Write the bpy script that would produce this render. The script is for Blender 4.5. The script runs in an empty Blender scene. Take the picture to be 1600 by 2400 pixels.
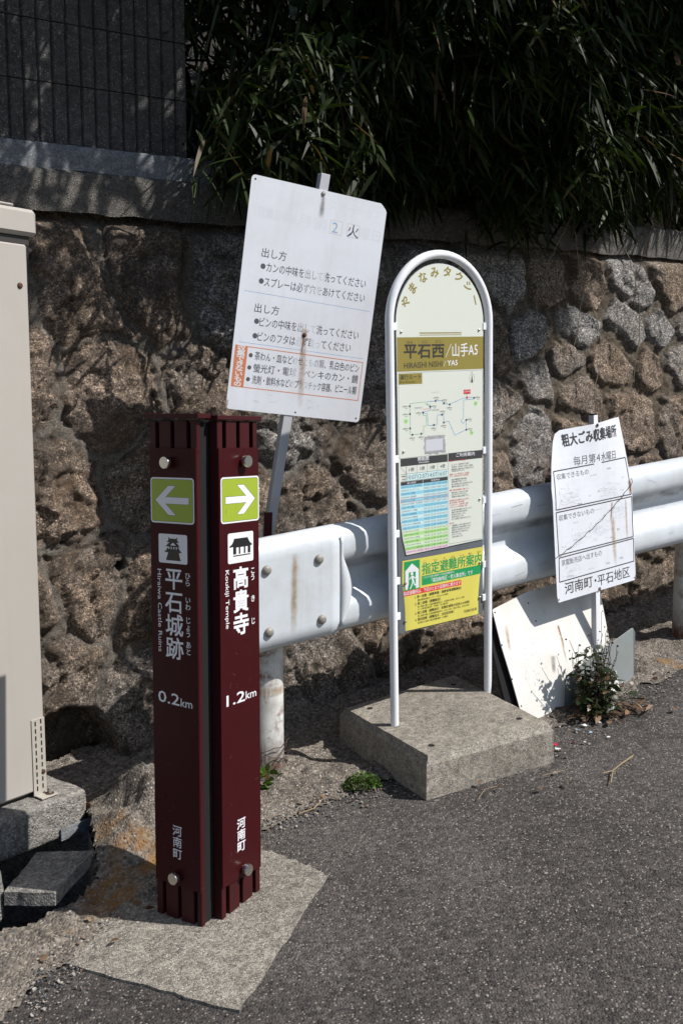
import bpy, math, random
import numpy as np
from mathutils import Vector, Matrix, Euler
random.seed(7); rng = np.random.default_rng(11)
R = math.radians
SC = bpy.context.scene; COL = SC.collection
CAMH = 1.373                                  # camera height above the road under it
# ------------------------------------------------------------------ camera, sky, sun, exposure
cd = bpy.data.cameras.new("camera"); cam = bpy.data.objects.new("camera", cd); COL.objects.link(cam)
cd.sensor_fit = 'VERTICAL'; cd.sensor_height = 36.0; cd.lens = 34.5
cd.clip_start = .05; cd.clip_end = 400
cam.location = (0, 0, CAMH); cam.rotation_euler = (R(90 - 6.667), 0, 0)
SC.camera = cam
SUN_EL = 48.5; SH_AZ = 165.0                  # sun height; heading of the shadows on the ground
to_sun = Vector((-math.cos(R(SH_AZ)) * math.cos(R(SUN_EL)), -math.sin(R(SH_AZ)) * math.cos(R(SUN_EL)), math.sin(R(SUN_EL))))
w = bpy.data.worlds.new("World"); SC.world = w; w.use_nodes = True
sky = w.node_tree.nodes.new('ShaderNodeTexSky'); sky.sky_type = 'NISHITA'; sky.sun_disc = False
sky.sun_elevation = R(SUN_EL); sky.sun_rotation = math.atan2(to_sun.x, to_sun.y)
w.node_tree.links.new(sky.outputs[0], w.node_tree.nodes['Background'].inputs[0])
w.node_tree.nodes['Background'].inputs[1].default_value = .085
sl = bpy.data.lights.new("sun", 'SUN'); sl.energy = 5.0; sl.angle = R(.53); sl.color = (1.0, .96, .91)
so = bpy.data.objects.new("sun", sl); COL.objects.link(so)
so.location = (4, -2, 8); so.rotation_euler = to_sun.to_track_quat('Z', 'Y').to_euler()
vs = SC.view_settings; vs.view_transform = 'Standard'; vs.look = 'None'; vs.exposure = 0.06; vs.gamma = 1.0; vs.use_curve_mapping = False
SC.cycles.max_bounces = 6

# ------------------------------------------------------------------ survey of the place (metres; eye of the camera = 0,0,0)
YAW = .539                                    # heading of the guardrail and the wall
D2 = np.array([math.cos(YAW), math.sin(YAW)]); N2 = np.array([-math.sin(YAW), math.cos(YAW)])
RP = np.array([-.25, 2.898])                  # a point on the front of the rail
GC = np.array([-.19, 3.0]); G0 = -1.235; GS = .10   # the road climbs gently along the rail
def gz(x, y): return G0 + GS * (D2[0] * (x - GC[0]) + D2[1] * (y - GC[1]))
def an(a, nd, z=0.0):                         # along the rail, behind the rail, height -> point
    q = RP + D2 * a + N2 * nd
    return (q[0], q[1], z)
def gan(a, nd, h=0.0):
    x, y, _ = an(a, nd); return (x, y, gz(x, y) + h)
# ------------------------------------------------------------------ mesh builder
class MB:
    def __init__(s): s.v = []; s.f = []; s.m = []; s.mats = []; s.att = {}
    def mi(s, m):
        if m not in s.mats: s.mats.append(m)
        return s.mats.index(m)
    def add(s, vs_, fs, m):
        o = len(s.v); s.v += [tuple(p) for p in vs_]; k = s.mi(m)
        for f in fs: s.f.append(tuple(i + o for i in f)); s.m.append(k)
        return o
    def box(s, lo, hi, m, c=0.0, T=None):
        (x0, y0, z0), (x1, y1, z1) = lo, hi
        if c <= 0:
            v = [(x, y, z) for x in (x0, x1) for y in (y0, y1) for z in (z0, z1)]
            f = [(0, 1, 3, 2), (4, 6, 7, 5), (0, 4, 5, 1), (2, 3, 7, 6), (0, 2, 6, 4), (1, 5, 7, 3)]
        else:
            bm_v = []; sg = [(a, b, d) for a in (-1, 1) for b in (-1, 1) for d in (-1, 1)]
            cx, cy, cz = (x0 + x1) / 2, (y0 + y1) / 2, (z0 + z1) / 2
            hx, hy, hz = (x1 - x0) / 2, (y1 - y0) / 2, (z1 - z0) / 2
            c = min(c, hx * .9, hy * .9, hz * .9)
            idx = {}
            for g in sg:
                for k in range(3):
                    h = [hx - c, hy - c, hz - c]; h[k] = (hx, hy, hz)[k]
                    idx[g, k] = len(bm_v); bm_v.append((cx + g[0] * h[0], cy + g[1] * h[1], cz + g[2] * h[2]))
            f = []
            for k in range(3):
                i, j = [q for q in range(3) if q != k]
                for sd in (-1, 1):
                    q = []
                    for a, b in ((-1, -1), (1, -1), (1, 1), (-1, 1)):
                        g = [0, 0, 0]; g[k] = sd; g[i] = a; g[j] = b; q.append(idx[tuple(g), k])
                    f.append(q)
            for k in range(3):
                i, j = [q for q in range(3) if q != k]
                for a in (-1, 1):
                    for b in (-1, 1):
                        q = []
                        for sd, fk in ((-1, i), (1, i), (1, j), (-1, j)):
                            g = [0, 0, 0]; g[k] = sd; g[i] = a; g[j] = b; q.append(idx[tuple(g), fk])
                        f.append(q)
            for g in sg: f.append([idx[g, k] for k in range(3)])
            v = bm_v
        if T is not None: v = [tuple(T @ Vector(p)) for p in v]
        s.add(v, f, m)
    def prism(s, pts, y0, y1, m, m2=None):    # outline in x,z extruded along y
        n = len(pts)
        s.add([(x, y0, z) for x, z in pts], [tuple(range(n))], m)
        s.add([(x, y1, z) for x, z in pts], [tuple(range(n - 1, -1, -1))], m2 or m)
        s.add([(x, y0, z) for x, z in pts] + [(x, y1, z) for x, z in pts], [(i, n + i, n + (i + 1) % n, (i + 1) % n) for i in range(n)], m2 or m)
    def prismz(s, pts, z0, z1, m):            # outline in x,y, z0/z1 numbers or functions
        n = len(pts); a = [(x, y, z0(x, y) if callable(z0) else z0) for x, y in pts]; b = [(x, y, z1(x, y) if callable(z1) else z1) for x, y in pts]
        s.add(a, [tuple(range(n - 1, -1, -1))], m); s.add(b, [tuple(range(n))], m)
        s.add(a + b, [(i, (i + 1) % n, n + (i + 1) % n, n + i) for i in range(n)], m)
    def poly(s, pts, y, m): s.add([(x, y, z) for x, z in pts], [tuple(range(len(pts)))], m)
    def rect(s, x0, z0, x1, z1, y, m): s.poly([(x0, z0), (x1, z0), (x1, z1), (x0, z1)], y, m)
    def rectg(s, x0, z0, x1, z1, y, m, n=40):
        for i in range(n): a = x0 + (x1 - x0) * i / n; b = x0 + (x1 - x0) * (i + 1) / n; s.rect(a, z0, b, z1, y, m)
    def line(s, p, q, t, y, m):
        a = np.array(p, float); b = np.array(q, float); d = b - a; L = np.hypot(*d)
        if L < 1e-9: return
        n = np.array([-d[1], d[0]]) / L * t / 2
        s.poly([tuple(a - n), tuple(b - n), tuple(b + n), tuple(a + n)], y, m)
    def frame(s, x0, z0, x1, z1, t, y, m):
        s.rect(x0, z0, x1, z0 + t, y, m); s.rect(x0, z1 - t, x1, z1, y, m); s.rect(x0, z0 + t, x0 + t, z1 - t, y, m); s.rect(x1 - t, z0 + t, x1, z1 - t, y, m)
    def disc(s, x, z, r, y, m, n=14, rz=None):
        s.poly([(x + r * math.cos(2 * math.pi * i / n), z + (rz or r) * math.sin(2 * math.pi * i / n)) for i in range(n)], y, m)
    def tube(s, path, r, m, n=10, cap=True):
        P = [Vector(p) for p in path]; rr = r if hasattr(r, '__len__') else [r] * len(P); rings = []; up = None
        for i, p in enumerate(P):
            t = (P[min(i + 1, len(P) - 1)] - P[max(i - 1, 0)])
            if t.length < 1e-9: t = Vector((0, 0, 1))
            t.normalize()
            if up is None: up = t.orthogonal().normalized()
            up = (up - t * up.dot(t)); up = up.normalized() if up.length > 1e-6 else t.orthogonal().normalized()
            b = t.cross(up)
            rings.append([tuple(p + (up * math.cos(2 * math.pi * k / n) + b * math.sin(2 * math.pi * k / n)) * rr[i]) for k in range(n)])
        v = [q for g in rings for q in g]
        f = [(i * n + k, i * n + (k + 1) % n, (i + 1) * n + (k + 1) % n, (i + 1) * n + k) for i in range(len(P) - 1) for k in range(n)]
        if cap: f += [tuple(range(n - 1, -1, -1)), tuple((len(P) - 1) * n + k for k in range(n))]
        s.add(v, f, m)
    def dome(s, c, ax, r, h, m, n=12):        # rivet / bolt head with its axis along ax
        ax = Vector(ax).normalized(); u = ax.orthogonal().normalized(); b = ax.cross(u); c = Vector(c); v = []
        prof = [(1, 0), (.97, .35), (.78, .72), (.42, .95)]
        for pr, ph in prof: v += [tuple(c + (u * math.cos(2 * math.pi * k / n) + b * math.sin(2 * math.pi * k / n)) * r * pr + ax * h * ph) for k in range(n)]
        f = [(i * n + k, i * n + (k + 1) % n, (i + 1) * n + (k + 1) % n, (i + 1) * n + k) for i in range(3) for k in range(n)]
        f.append(tuple(3 * n + k for k in range(n))); s.add(v, f, m)
    def knob(s, c, ax, r, h, m, n=20):        # flat-faced turned knob
        ax = Vector(ax).normalized(); u = ax.orthogonal().normalized(); b = ax.cross(u); c = Vector(c); v = []
        for pr, ph in ((.9, 0), (.98, .1), (1, .82), (.93, 1)): v += [tuple(c + (u * math.cos(2 * math.pi * k / n) + b * math.sin(2 * math.pi * k / n)) * r * pr + ax * h * ph) for k in range(n)]
        f = [(i * n + k, i * n + (k + 1) % n, (i + 1) * n + (k + 1) % n, (i + 1) * n + k) for i in range(3) for k in range(n)]
        f.append(tuple(3 * n + k for k in range(n))); s.add(v, f, m)
    # lettering -----------------------------------------------------------------
    def text(s, t, x0, x1, zc, h, m, y, zc1=None, off=0.0, colf=None, rot=False):
        """one line fitted to x0..x1, centred on zc (..zc1 at its right end), h = height of a capital / kanji"""
        v, f = glyphs(t, 0.0)
        ref = .69 if all(ord(c) < 256 for c in t) else .86; cen = .34 if ref < .8 else .36
        a, b = v[:, 0].min(), v[:, 0].max(); u = (v[:, 0] - a) / (b - a)
        zc1 = zc if zc1 is None else zc1
        vv = (v[:, 1] - cen) * h / ref
        if rot:                                # running downwards: zc top, x1 = bottom
            X = x0 + vv; Z = zc + (x1 - zc) * u
        else:
            X = x0 + (x1 - x0) * u; Z = vv + zc + (zc1 - zc) * u
        s.glyph_add(X, Z, f, u, m, y, colf, off * h if h > .009 else 0.0)
    def glyph_add(s, X, Z, f, u, m, y, colf=None, bold=0.0):
        if bold > 0:                           # heavier strokes: the same glyph laid down again, shifted by a hair
            for k, (dx, dz) in enumerate(((-1, -1), (1, -1), (-1, 1), (1, 1))): s.glyph_add(X + dx * bold, Z + dz * bold, f, u, m, y - .00002 * k, colf)
            return
        o = len(s.v); s.v += [(float(X[i]), y, float(Z[i])) for i in range(len(X))]
        for q in f:
            mm = colf(sum(u[i] for i in q) / len(q)) if colf else m
            if mm is None: continue
            s.f.append(tuple(i + o for i in q)); s.m.append(s.mi(mm))
    def ch(s, c, cx, cz, em, m, y, off=0.0, ex=None):
        v, f = glyphs(c, 0.0); X = cx + (v[:, 0] - .5) * (ex or em); Z = cz + (v[:, 1] - .36) * em
        s.glyph_add(X, Z, f, X * 0, m, y, None, off * em)
    def build(s, name, parent=None, origin=None, smooth=False, warp=None):
        v = np.array(s.v, float).reshape(-1, 3)
        if warp is not None: v = warp(v)
        o = None
        if parent is not None and parent.get('_w'): v = v - np.array(parent['_o'])
        if parent is None:
            org = origin if origin is not None else (v[:, 0].mean(), v[:, 1].mean(), v[:, 2].min())
            v = v - np.array(org)
        me = bpy.data.meshes.new(name); me.from_pydata(v.tolist(), [], s.f)
        for m in s.mats: me.materials.append(m)
        me.polygons.foreach_set('material_index', s.m)
        if smooth: me.polygons.foreach_set('use_smooth', [True] * len(s.f))
        for k, a in s.att.items():
            at = me.attributes.new(k, 'FLOAT', 'POINT'); at.data.foreach_set('value', np.asarray(a, np.float32))
        me.update(); ob = bpy.data.objects.new(name, me); COL.objects.link(ob)
        if smooth:
            try: me.set_sharp_from_angle(angle=R(38))
            except Exception: pass
        if parent is not None:
            ob.parent = parent
            if parent.get('_w'): ob['_w'] = 1; ob['_o'] = parent['_o']
        else: ob.location = (org[0], org[1], org[2] + CAMH)
        return ob
_g = {}; _fc = bpy.data.curves.new('lettering', 'FONT'); _fc.resolution_u = 2; _fo = bpy.data.objects.new('lettering', _fc)
def glyphs(t, off=0.0):
    k = (t, off)
    if k not in _g:
        _fc.body = t; _fc.offset = off; me = _fo.to_mesh(); n = len(me.vertices); v = np.empty(n * 3); me.vertices.foreach_get('co', v)
        _g[k] = (v.reshape(-1, 3)[:, :2].copy(), [tuple(p.vertices) for p in me.polygons]); _fo.to_mesh_clear()
    return _g[k]
def tag(o, label=None, cat=None, group=None, kind=None):
    for k, v in (('label', label), ('category', cat), ('group', group), ('kind', kind)):
        if v: o[k] = v
    return o
def thing(name, label, cat, loc, rot=None, group=None, world=False):
    o = bpy.data.objects.new(name, None); COL.objects.link(o); o.empty_display_size = .1
    m = Matrix.Translation(Vector(loc) + Vector((0, 0, CAMH)))
    if rot is not None: m = m @ rot
    o.matrix_world = m
    if world: o['_w'] = 1; o['_o'] = tuple(loc)
    return tag(o, label, cat, group)
def rotm(yaw, lx, ly): return Matrix.Rotation(yaw, 4, 'Z') @ Matrix.Rotation(lx, 4, 'X') @ Matrix.Rotation(ly, 4, 'Y')
def mesh_np(name, V, Q, mats, parent=None, att=None, origin=None, mi=None, smooth=True):
    """big meshes from arrays: V (n,3), Q (m,4) quads"""
    V = np.asarray(V, float)
    if parent is not None and parent.get('_w'): V = V - np.array(parent['_o'])
    org = None
    if parent is None:
        org = origin if origin is not None else (V[:, 0].mean(), V[:, 1].mean(), V[:, 2].min()); V = V - np.array(org)
    me = bpy.data.meshes.new(name); n, m = len(V), len(Q)
    me.vertices.add(n); me.vertices.foreach_set('co', V.astype(np.float32).ravel())
    me.loops.add(m * 4); me.loops.foreach_set('vertex_index', np.asarray(Q, np.int32).ravel())
    me.polygons.add(m); me.polygons.foreach_set('loop_start', np.arange(0, m * 4, 4, dtype=np.int32))
    try: me.polygons.foreach_set('loop_total', np.full(m, 4, dtype=np.int32))
    except Exception: pass
    for q in mats: me.materials.append(q)
    if mi is not None: me.polygons.foreach_set('material_index', np.asarray(mi, np.int32))
    me.polygons.foreach_set('use_smooth', np.full(m, smooth))
    for k, a in (att or {}).items():
        at = me.attributes.new(k, 'FLOAT', 'POINT'); at.data.foreach_set('value', np.asarray(a, np.float32))
    me.update(calc_edges=True); me.validate()
    ob = bpy.data.objects.new(name, me); COL.objects.link(ob)
    if parent is not None: ob.parent = parent
    else: ob.location = (org[0], org[1], org[2] + CAMH)
    return ob
def grid_quads(nu, nv):
    i, j = np.meshgrid(np.arange(nu - 1), np.arange(nv - 1), indexing='ij'); a = (i * nv + j).ravel()
    return np.stack([a, a + nv, a + nv + 1, a + 1], 1)
def vnoise(x, y, seed):
    g = np.random.default_rng(seed).random((128, 128)); xi = np.floor(x).astype(int); yi = np.floor(y).astype(int)
    fx = x - xi; fy = y - yi; fx = fx * fx * (3 - 2 * fx); fy = fy * fy * (3 - 2 * fy)
    a = g[xi % 128, yi % 128]; b = g[(xi + 1) % 128, yi % 128]; c = g[xi % 128, (yi + 1) % 128]; d = g[(xi + 1) % 128, (yi + 1) % 128]
    return (a * (1 - fx) + b * fx) * (1 - fy) + (c * (1 - fx) + d * fx) * fy - .5
def fbm(x, y, sc, seed, oc=4, gain=.5):
    r = 0; a = 1.0
    for k in range(oc): r = r + a * vnoise(x * sc + 17 * k, y * sc - 9 * k, seed + k); a *= gain; sc *= 2.03
    return r
def sstep(a, b, x): t = np.clip((x - a) / (b - a), 0, 1); return t * t * (3 - 2 * t)
# ------------------------------------------------------------------ materials
class NT:
    def __init__(s, name):
        s.mat = bpy.data.materials.new(name); s.mat.use_nodes = True; s.t = s.mat.node_tree; s.b = s.t.nodes['Principled BSDF']; s.out = s.t.nodes['Material Output']
        s._tc = None
    def n(s, t, **k):
        q = s.t.nodes.new(t)
        for a, v in k.items(): setattr(q, a, v)
        return q
    def l(s, a, b): s.t.links.new(a, b)
    def coord(s):
        if s._tc is None: s._tc = s.n('ShaderNodeTexCoord').outputs['Object']
        return s._tc
    def scaled(s, sc):
        q = s.n('ShaderNodeMapping'); q.inputs['Scale'].default_value = sc; s.l(s.coord(), q.inputs[0]); return q.outputs[0]
    def noise(s, sc, det=4, ro=.6, vec=None, out='Fac'):
        q = s.n('ShaderNodeTexNoise'); q.inputs['Scale'].default_value = sc; q.inputs['Detail'].default_value = det; q.inputs['Roughness'].default_value = ro
        s.l(vec or s.coord(), q.inputs['Vector']); return q.outputs[out]
    def vor(s, sc, feature='F1', out='Distance', vec=None):
        q = s.n('ShaderNodeTexVoronoi', feature=feature); q.inputs['Scale'].default_value = sc; s.l(vec or s.coord(), q.inputs['Vector']); return q.outputs[out]
    def ramp(s, f, stops, out='Color', interp='LINEAR'):
        q = s.n('ShaderNodeValToRGB'); q.color_ramp.interpolation = interp; e = q.color_ramp.elements
        while len(e) < len(stops): e.new(.5)
        for i, (p, c) in enumerate(stops):
            e[i].position = p; e[i].color = (c, c, c, 1) if not hasattr(c, '__len__') else (*c, 1)
        s.l(f, q.inputs[0]); return q.outputs[out]
    def mix(s, f, a, b, bt='MIX'):
        q = s.n('ShaderNodeMix', data_type='RGBA', blend_type=bt)
        for i, x in ((0, f), (6, a), (7, b)):
            if hasattr(x, 'is_linked'): s.l(x, q.inputs[i])
            else: q.inputs[i].default_value = x if i == 0 else (*x, 1)
        return q.outputs[2]
    def math(s, op, a, b=0.0, c=None):
        q = s.n('ShaderNodeMath', operation=op)
        for i, x in enumerate((a, b) if c is None else (a, b, c)):
            if hasattr(x, 'is_linked'): s.l(x, q.inputs[i])
            else: q.inputs[i].default_value = x
        return q.outputs[0]
    def attr(s, name, out='Fac'):
        q = s.n('ShaderNodeAttribute'); q.attribute_name = name; return q.outputs[out]
    def col(s, x):
        if hasattr(x, 'is_linked'): s.l(x, s.b.inputs['Base Color'])
        else: s.b.inputs['Base Color'].default_value = (*x, 1)
    def rough(s, x):
        if hasattr(x, 'is_linked'): s.l(x, s.b.inputs['Roughness'])
        else: s.b.inputs['Roughness'].default_value = x
    def bump(s, h, st, dist=.01):
        q = s.n('ShaderNodeBump'); q.inputs['Strength'].default_value = st; q.inputs['Distance'].default_value = dist; s.l(h, q.inputs['Height'])
        pv = s.b.inputs['Normal']
        if pv.is_linked: s.l(pv.links[0].from_socket, q.inputs['Normal'])
        s.l(q.outputs[0], pv)
def flat(name, c, ro=.5, met=0.0, var=0.0):
    m = NT(name); m.rough(ro); m.b.inputs['Metallic'].default_value = met
    if var:
        f = m.noise(22, 5, .65); m.col(m.mix(m.ramp(f, [(.35, 0), (.75, var)]), c, tuple(x * .55 for x in c)))
    else: m.col(c)
    return m.mat
def painted(name, c, ro=.35, dirt=(.12, .09, .06), amt=.35, sc=9, chips=0.0, rust=0.0, wave=.0, spec=.5):
    m = NT(name); m.b.inputs['Specular IOR Level'].default_value = spec
    f = m.ramp(m.noise(sc, 6, .68), [(.42, 0), (.8, amt)]); col = m.mix(f, c, dirt)
    st = m.ramp(m.noise(1.0, 5, .6, m.scaled((26, 26, 1.6))), [(.5, 0), (.85, amt * .55)]); col = m.mix(st, col, tuple(x * .75 for x in dirt))
    sp = m.ramp(m.vor(85), [(.05, amt * .9), (.12, 0)]); sm = m.ramp(m.noise(14, 3), [(.55, 0), (.62, 1)]); col = m.mix(m.math('MULTIPLY', sp, sm), col, (.05, .045, .04))
    if rust:
        rf = m.ramp(m.noise(5, 7, .72), [(.62 - rust * .12, 0), (.70 - rust * .1, 1)]); rm = m.math('MULTIPLY', rf, m.ramp(m.noise(40, 4), [(.35, .2), (.6, 1)])); col = m.mix(m.math('MULTIPLY', rm, min(1, rust + .2)), col, (.17, .07, .028))
    m.col(col); m.rough(m.ramp(m.noise(30, 4), [(.3, ro * .8), (.8, min(1, ro * 1.5))]))
    m.bump(m.noise(60, 4), .05, .002)
    if wave: m.bump(m.noise(2.2, 2), wave, .02)
    return m.mat
WHITE_ENAMEL = painted('white_enamel', (.80, .83, .895), .38, (.45, .40, .34), .22, 7, wave=.10)
WHITE_PANEL = painted('aged_white_board', (.745, .735, .70), .5, (.50, .42, .32), .42, 6, wave=.08)
WHITE_TUBE = painted('white_powder_coat', (.88, .90, .94), .28, (.40, .35, .28), .16, 12)
RAIL_PAINT = painted('rail_paint', (.66, .71, .755), .36, (.35, .30, .22), .34, 8, wave=.06)
POST_PAINT = painted('flaking_post_paint', (.72, .74, .73), .5, (.26, .19, .11), .75, 14, rust=.75)
ALU = painted('dull_aluminium', (.55, .57, .60), .42, (.3, .27, .22), .25, 12)
GALV = painted('galvanised_sheet', (.25, .275, .275), .5, (.25, .24, .2), .3, 10)
STEEL = flat('brushed_steel', (.62, .61, .58), .28, 1.0, .25)
BOLT = flat('weathered_bolt_steel', (.34, .315, .275), .6, .25, .5)
RUSTB = flat('rusty_bolt_steel', (.10, .045, .025), .7, .3, .5)
MAROON = painted('maroon_paint', (.046, .0062, .0082), .30, (.03, .010, .010), .3, 10, spec=.12)
MAROON2 = painted('maroon_aluminium', (.052, .0095, .0115), .40, (.03, .012, .012), .35, 10, spec=.16)
SCUFF = flat('scuffed_paint', (.16, .085, .085), .6)
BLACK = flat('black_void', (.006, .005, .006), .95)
LIME = flat('lime_film', (.33, .43, .035), .35, 0, .12); LIMEX = flat('dark_outline_film', (.03, .05, .02), .4)
FILMW = flat('white_film', (.80, .81, .84), .38, 0, .05); FILMK = flat('black_film', (.012, .013, .014), .4)
OLIVE = flat('olive_print', (.29, .235, .052), .4, 0, .06); OFFW = flat('ivory_print', (.70, .735, .665), .4, 0, .05)
INK = flat('dark_ink', (.045, .045, .05), .5); INKG = flat('grey_ink', (.10, .105, .12), .5); INKF = flat('faded_ink', (.36, .37, .40), .5); INKFF = flat('ghost_ink', (.60, .62, .665), .45)
INKB = flat('brown_black_ink', (.042, .038, .028), .45); REDI = flat('red_ink', (.60, .035, .045), .45); BLUEI = flat('blue_ink', (.06, .30, .62), .45); GREENI = flat('green_line_ink', (.18, .45, .18), .45)
GHOST = flat('vanished_ink', (.745, .77, .825), .45); WASHB = flat('washed_blue_ink', (.30, .46, .70), .45); NAVYI = flat('navy_ink', (.05, .07, .16), .5)
ROWB = flat('sky_blue_print', (.28, .62, .78), .42); ROWB2 = flat('pale_blue_print', (.60, .79, .80), .42); ROWG = flat('grass_green_print', (.40, .72, .26), .42); ROWG2 = flat('pale_green_print', (.66, .80, .58), .42); PINK = flat('pink_print', (.80, .60, .70), .42)
CHAR = flat('charcoal_print', (.05, .05, .053), .45); GREYB = painted('grey_back_plate', (.13, .15, .17), .45, (.08, .07, .06), .4, 9); YEL = painted('yellow_print', (.70, .63, .12), .42, (.45, .38, .10), .12, 5)
SGREEN = flat('shelter_green_print', (.02, .32, .10), .42); SRED = flat('shelter_red_print', (.72, .05, .035), .42); ORNG = flat('orange_print', (.66, .23, .11), .45)
STICK = painted('torn_sticker_grey', (.42, .42, .45), .6, (.15, .14, .14), .8, 30)
def rust_decal(name, c, k=1.0):
    m = NT(name); m.col(m.mix(m.noise(30, 4), c, tuple(x * .5 for x in c))); m.rough(.8)
    tr = m.n('ShaderNodeBsdfTransparent'); mx = m.n('ShaderNodeMixShader')
    a = m.math('MULTIPLY', m.attr('st'), m.ramp(m.noise(34, 5, .7), [(.28, .15), (.62, k)]))
    m.l(a, mx.inputs[0]); m.l(tr.outputs[0], mx.inputs[1]); m.l(m.b.outputs[0], mx.inputs[2]); m.l(mx.outputs[0], m.out.inputs[0]); return m.mat
RUSTD = rust_decal('rust_streak', (.34, .15, .045)); RUSTL = rust_decal('pale_rust_streak', (.60, .40, .22), .62); RUSTF = rust_decal('rusted_foot', (.16, .06, .025)); GRIME = rust_decal('grime_streak', (.13, .12, .10), .6)
# ground materials
def aggregate(name, dark, mid, specks, sc=165, bumps=.7, patch=(.6, 1.25), stains=None, thr=.80, thr2=.86, big_stone=(.22, .34), patches=None):
    """stones of two sizes bound in a darker matrix"""
    m = NT(name)
    v1 = m.n('ShaderNodeTexVoronoi'); v1.inputs['Scale'].default_value = sc; m.l(m.coord(), v1.inputs['Vector'])
    rnd = m.n('ShaderNodeSeparateColor'); m.l(v1.outputs['Color'], rnd.inputs[0])
    base = m.mix(m.ramp(rnd.outputs[0], [(.0, 0), (.9, 1)]), dark, mid)
    big = m.ramp(m.noise(2.3, 7, .7), [(.3, patch[0]), (.72, patch[1])]); base = m.mix(1.0, base, big, 'MULTIPLY')
    fine = m.ramp(m.noise(34, 6, .8), [(.32, .45), (.7, 1.45)]); base = m.mix(1.0, base, fine, 'MULTIPLY')
    scol = m.mix(m.ramp(rnd.outputs[2], [(.2, 0), (.8, 1)]), specks[0], specks[1])
    isl = m.ramp(rnd.outputs[1], [(thr, 0), (thr + .02, 1)]); core = m.ramp(v1.outputs['Distance'], [(.36, 1), (.55, 0)])
    base = m.mix(m.math('MULTIPLY', isl, core), base, scol)
    v2 = m.n('ShaderNodeTexVoronoi'); v2.inputs['Scale'].default_value = sc * .40; m.l(m.coord(), v2.inputs['Vector']); r2 = m.n('ShaderNodeSeparateColor'); m.l(v2.outputs['Color'], r2.inputs[0])
    is2 = m.math('MULTIPLY', m.ramp(r2.outputs[1], [(thr2, 0), (thr2 + .02, 1)]), m.ramp(v2.outputs['Distance'], [(big_stone[0], 1), (big_stone[1], 0)]))
    c2 = m.mix(m.ramp(r2.outputs[0], [(.3, 0), (.7, 1)]), m.mix(r2.outputs[2], specks[0], specks[1]), (.15, .12, .10)); base = m.mix(is2, base, c2)
    for c, sc_, a, b, k in stains or []: base = m.mix(m.ramp(m.noise(sc_, 7, .75), [(a, 0), (b, k)]), base, c)
    if patches: base = m.mix(m.math('MULTIPLY', m.attr(patches[0]), m.ramp(m.noise(16, 6, .75), [(.40, 0), (.58, .9)])), base, patches[1])
    m.col(base); m.rough(.88)
    h = m.math('SUBTRACT', 1.0, m.ramp(v1.outputs['Distance'], [(.0, 0), (.6, 1)]))
    m.bump(h, bumps, .004); m.bump(m.noise(60, 6, .8), bumps * .7, .006); m.bump(is2, bumps * .5, .003)
    return m.mat
ASPH = aggregate('worn_asphalt', (.034, .0305, .028), (.120, .106, .096), ((.33, .295, .255), (.18, .165, .15)), 150, .9, (.55, 1.35), [((.045, .042, .04), 3.3, .55, .72, .55), ((.145, .128, .115), 1.1, .52, .75, .4), ((.04, .037, .035), 9, .60, .74, .5)], thr=.82, thr2=.88, big_stone=(.16, .40))
PADC = aggregate('brushed_concrete', (.13, .118, .10), (.39, .355, .30), ((.13, .115, .10), (.60, .56, .50)), 240, .5, (.75, 1.15), [((.30, .21, .11), 7, .66, .74, .5), ((.10, .09, .08), 4, .58, .8, .4)], thr=.80, thr2=.96)
VERGE = aggregate('rough_mortar_verge', (.10, .086, .072), (.32, .275, .225), ((.50, .46, .40), (.10, .10, .11)), 120, 1.0, (.55, 1.25), [((.30, .15, .035), 3.2, .62, .70, .6), ((.05, .045, .04), 2.6, .58, .78, .5)], thr=.80, patches=('ochre', (.27, .13, .03)))
BLOCKC = aggregate('cast_concrete', (.20, .178, .15), (.42, .38, .32), ((.12, .105, .09), (.48, .44, .37)), 260, .35, (.68, 1.2), [((.26, .18, .09), 22, .60, .72, .5), ((.10, .088, .078), 5, .54, .78, .5), ((.13, .112, .105), 28, .58, .74, .4)], thr=.74, thr2=.95)
PLINTH = aggregate('old_concrete', (.17, .16, .145), (.36, .34, .31), ((.44, .42, .39), (.12, .12, .12)), 150, .7, (.65, 1.2), [((.08, .08, .078), 5, .54, .76, .6), ((.25, .16, .07), 9, .64, .74, .35)], thr=.82)
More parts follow.
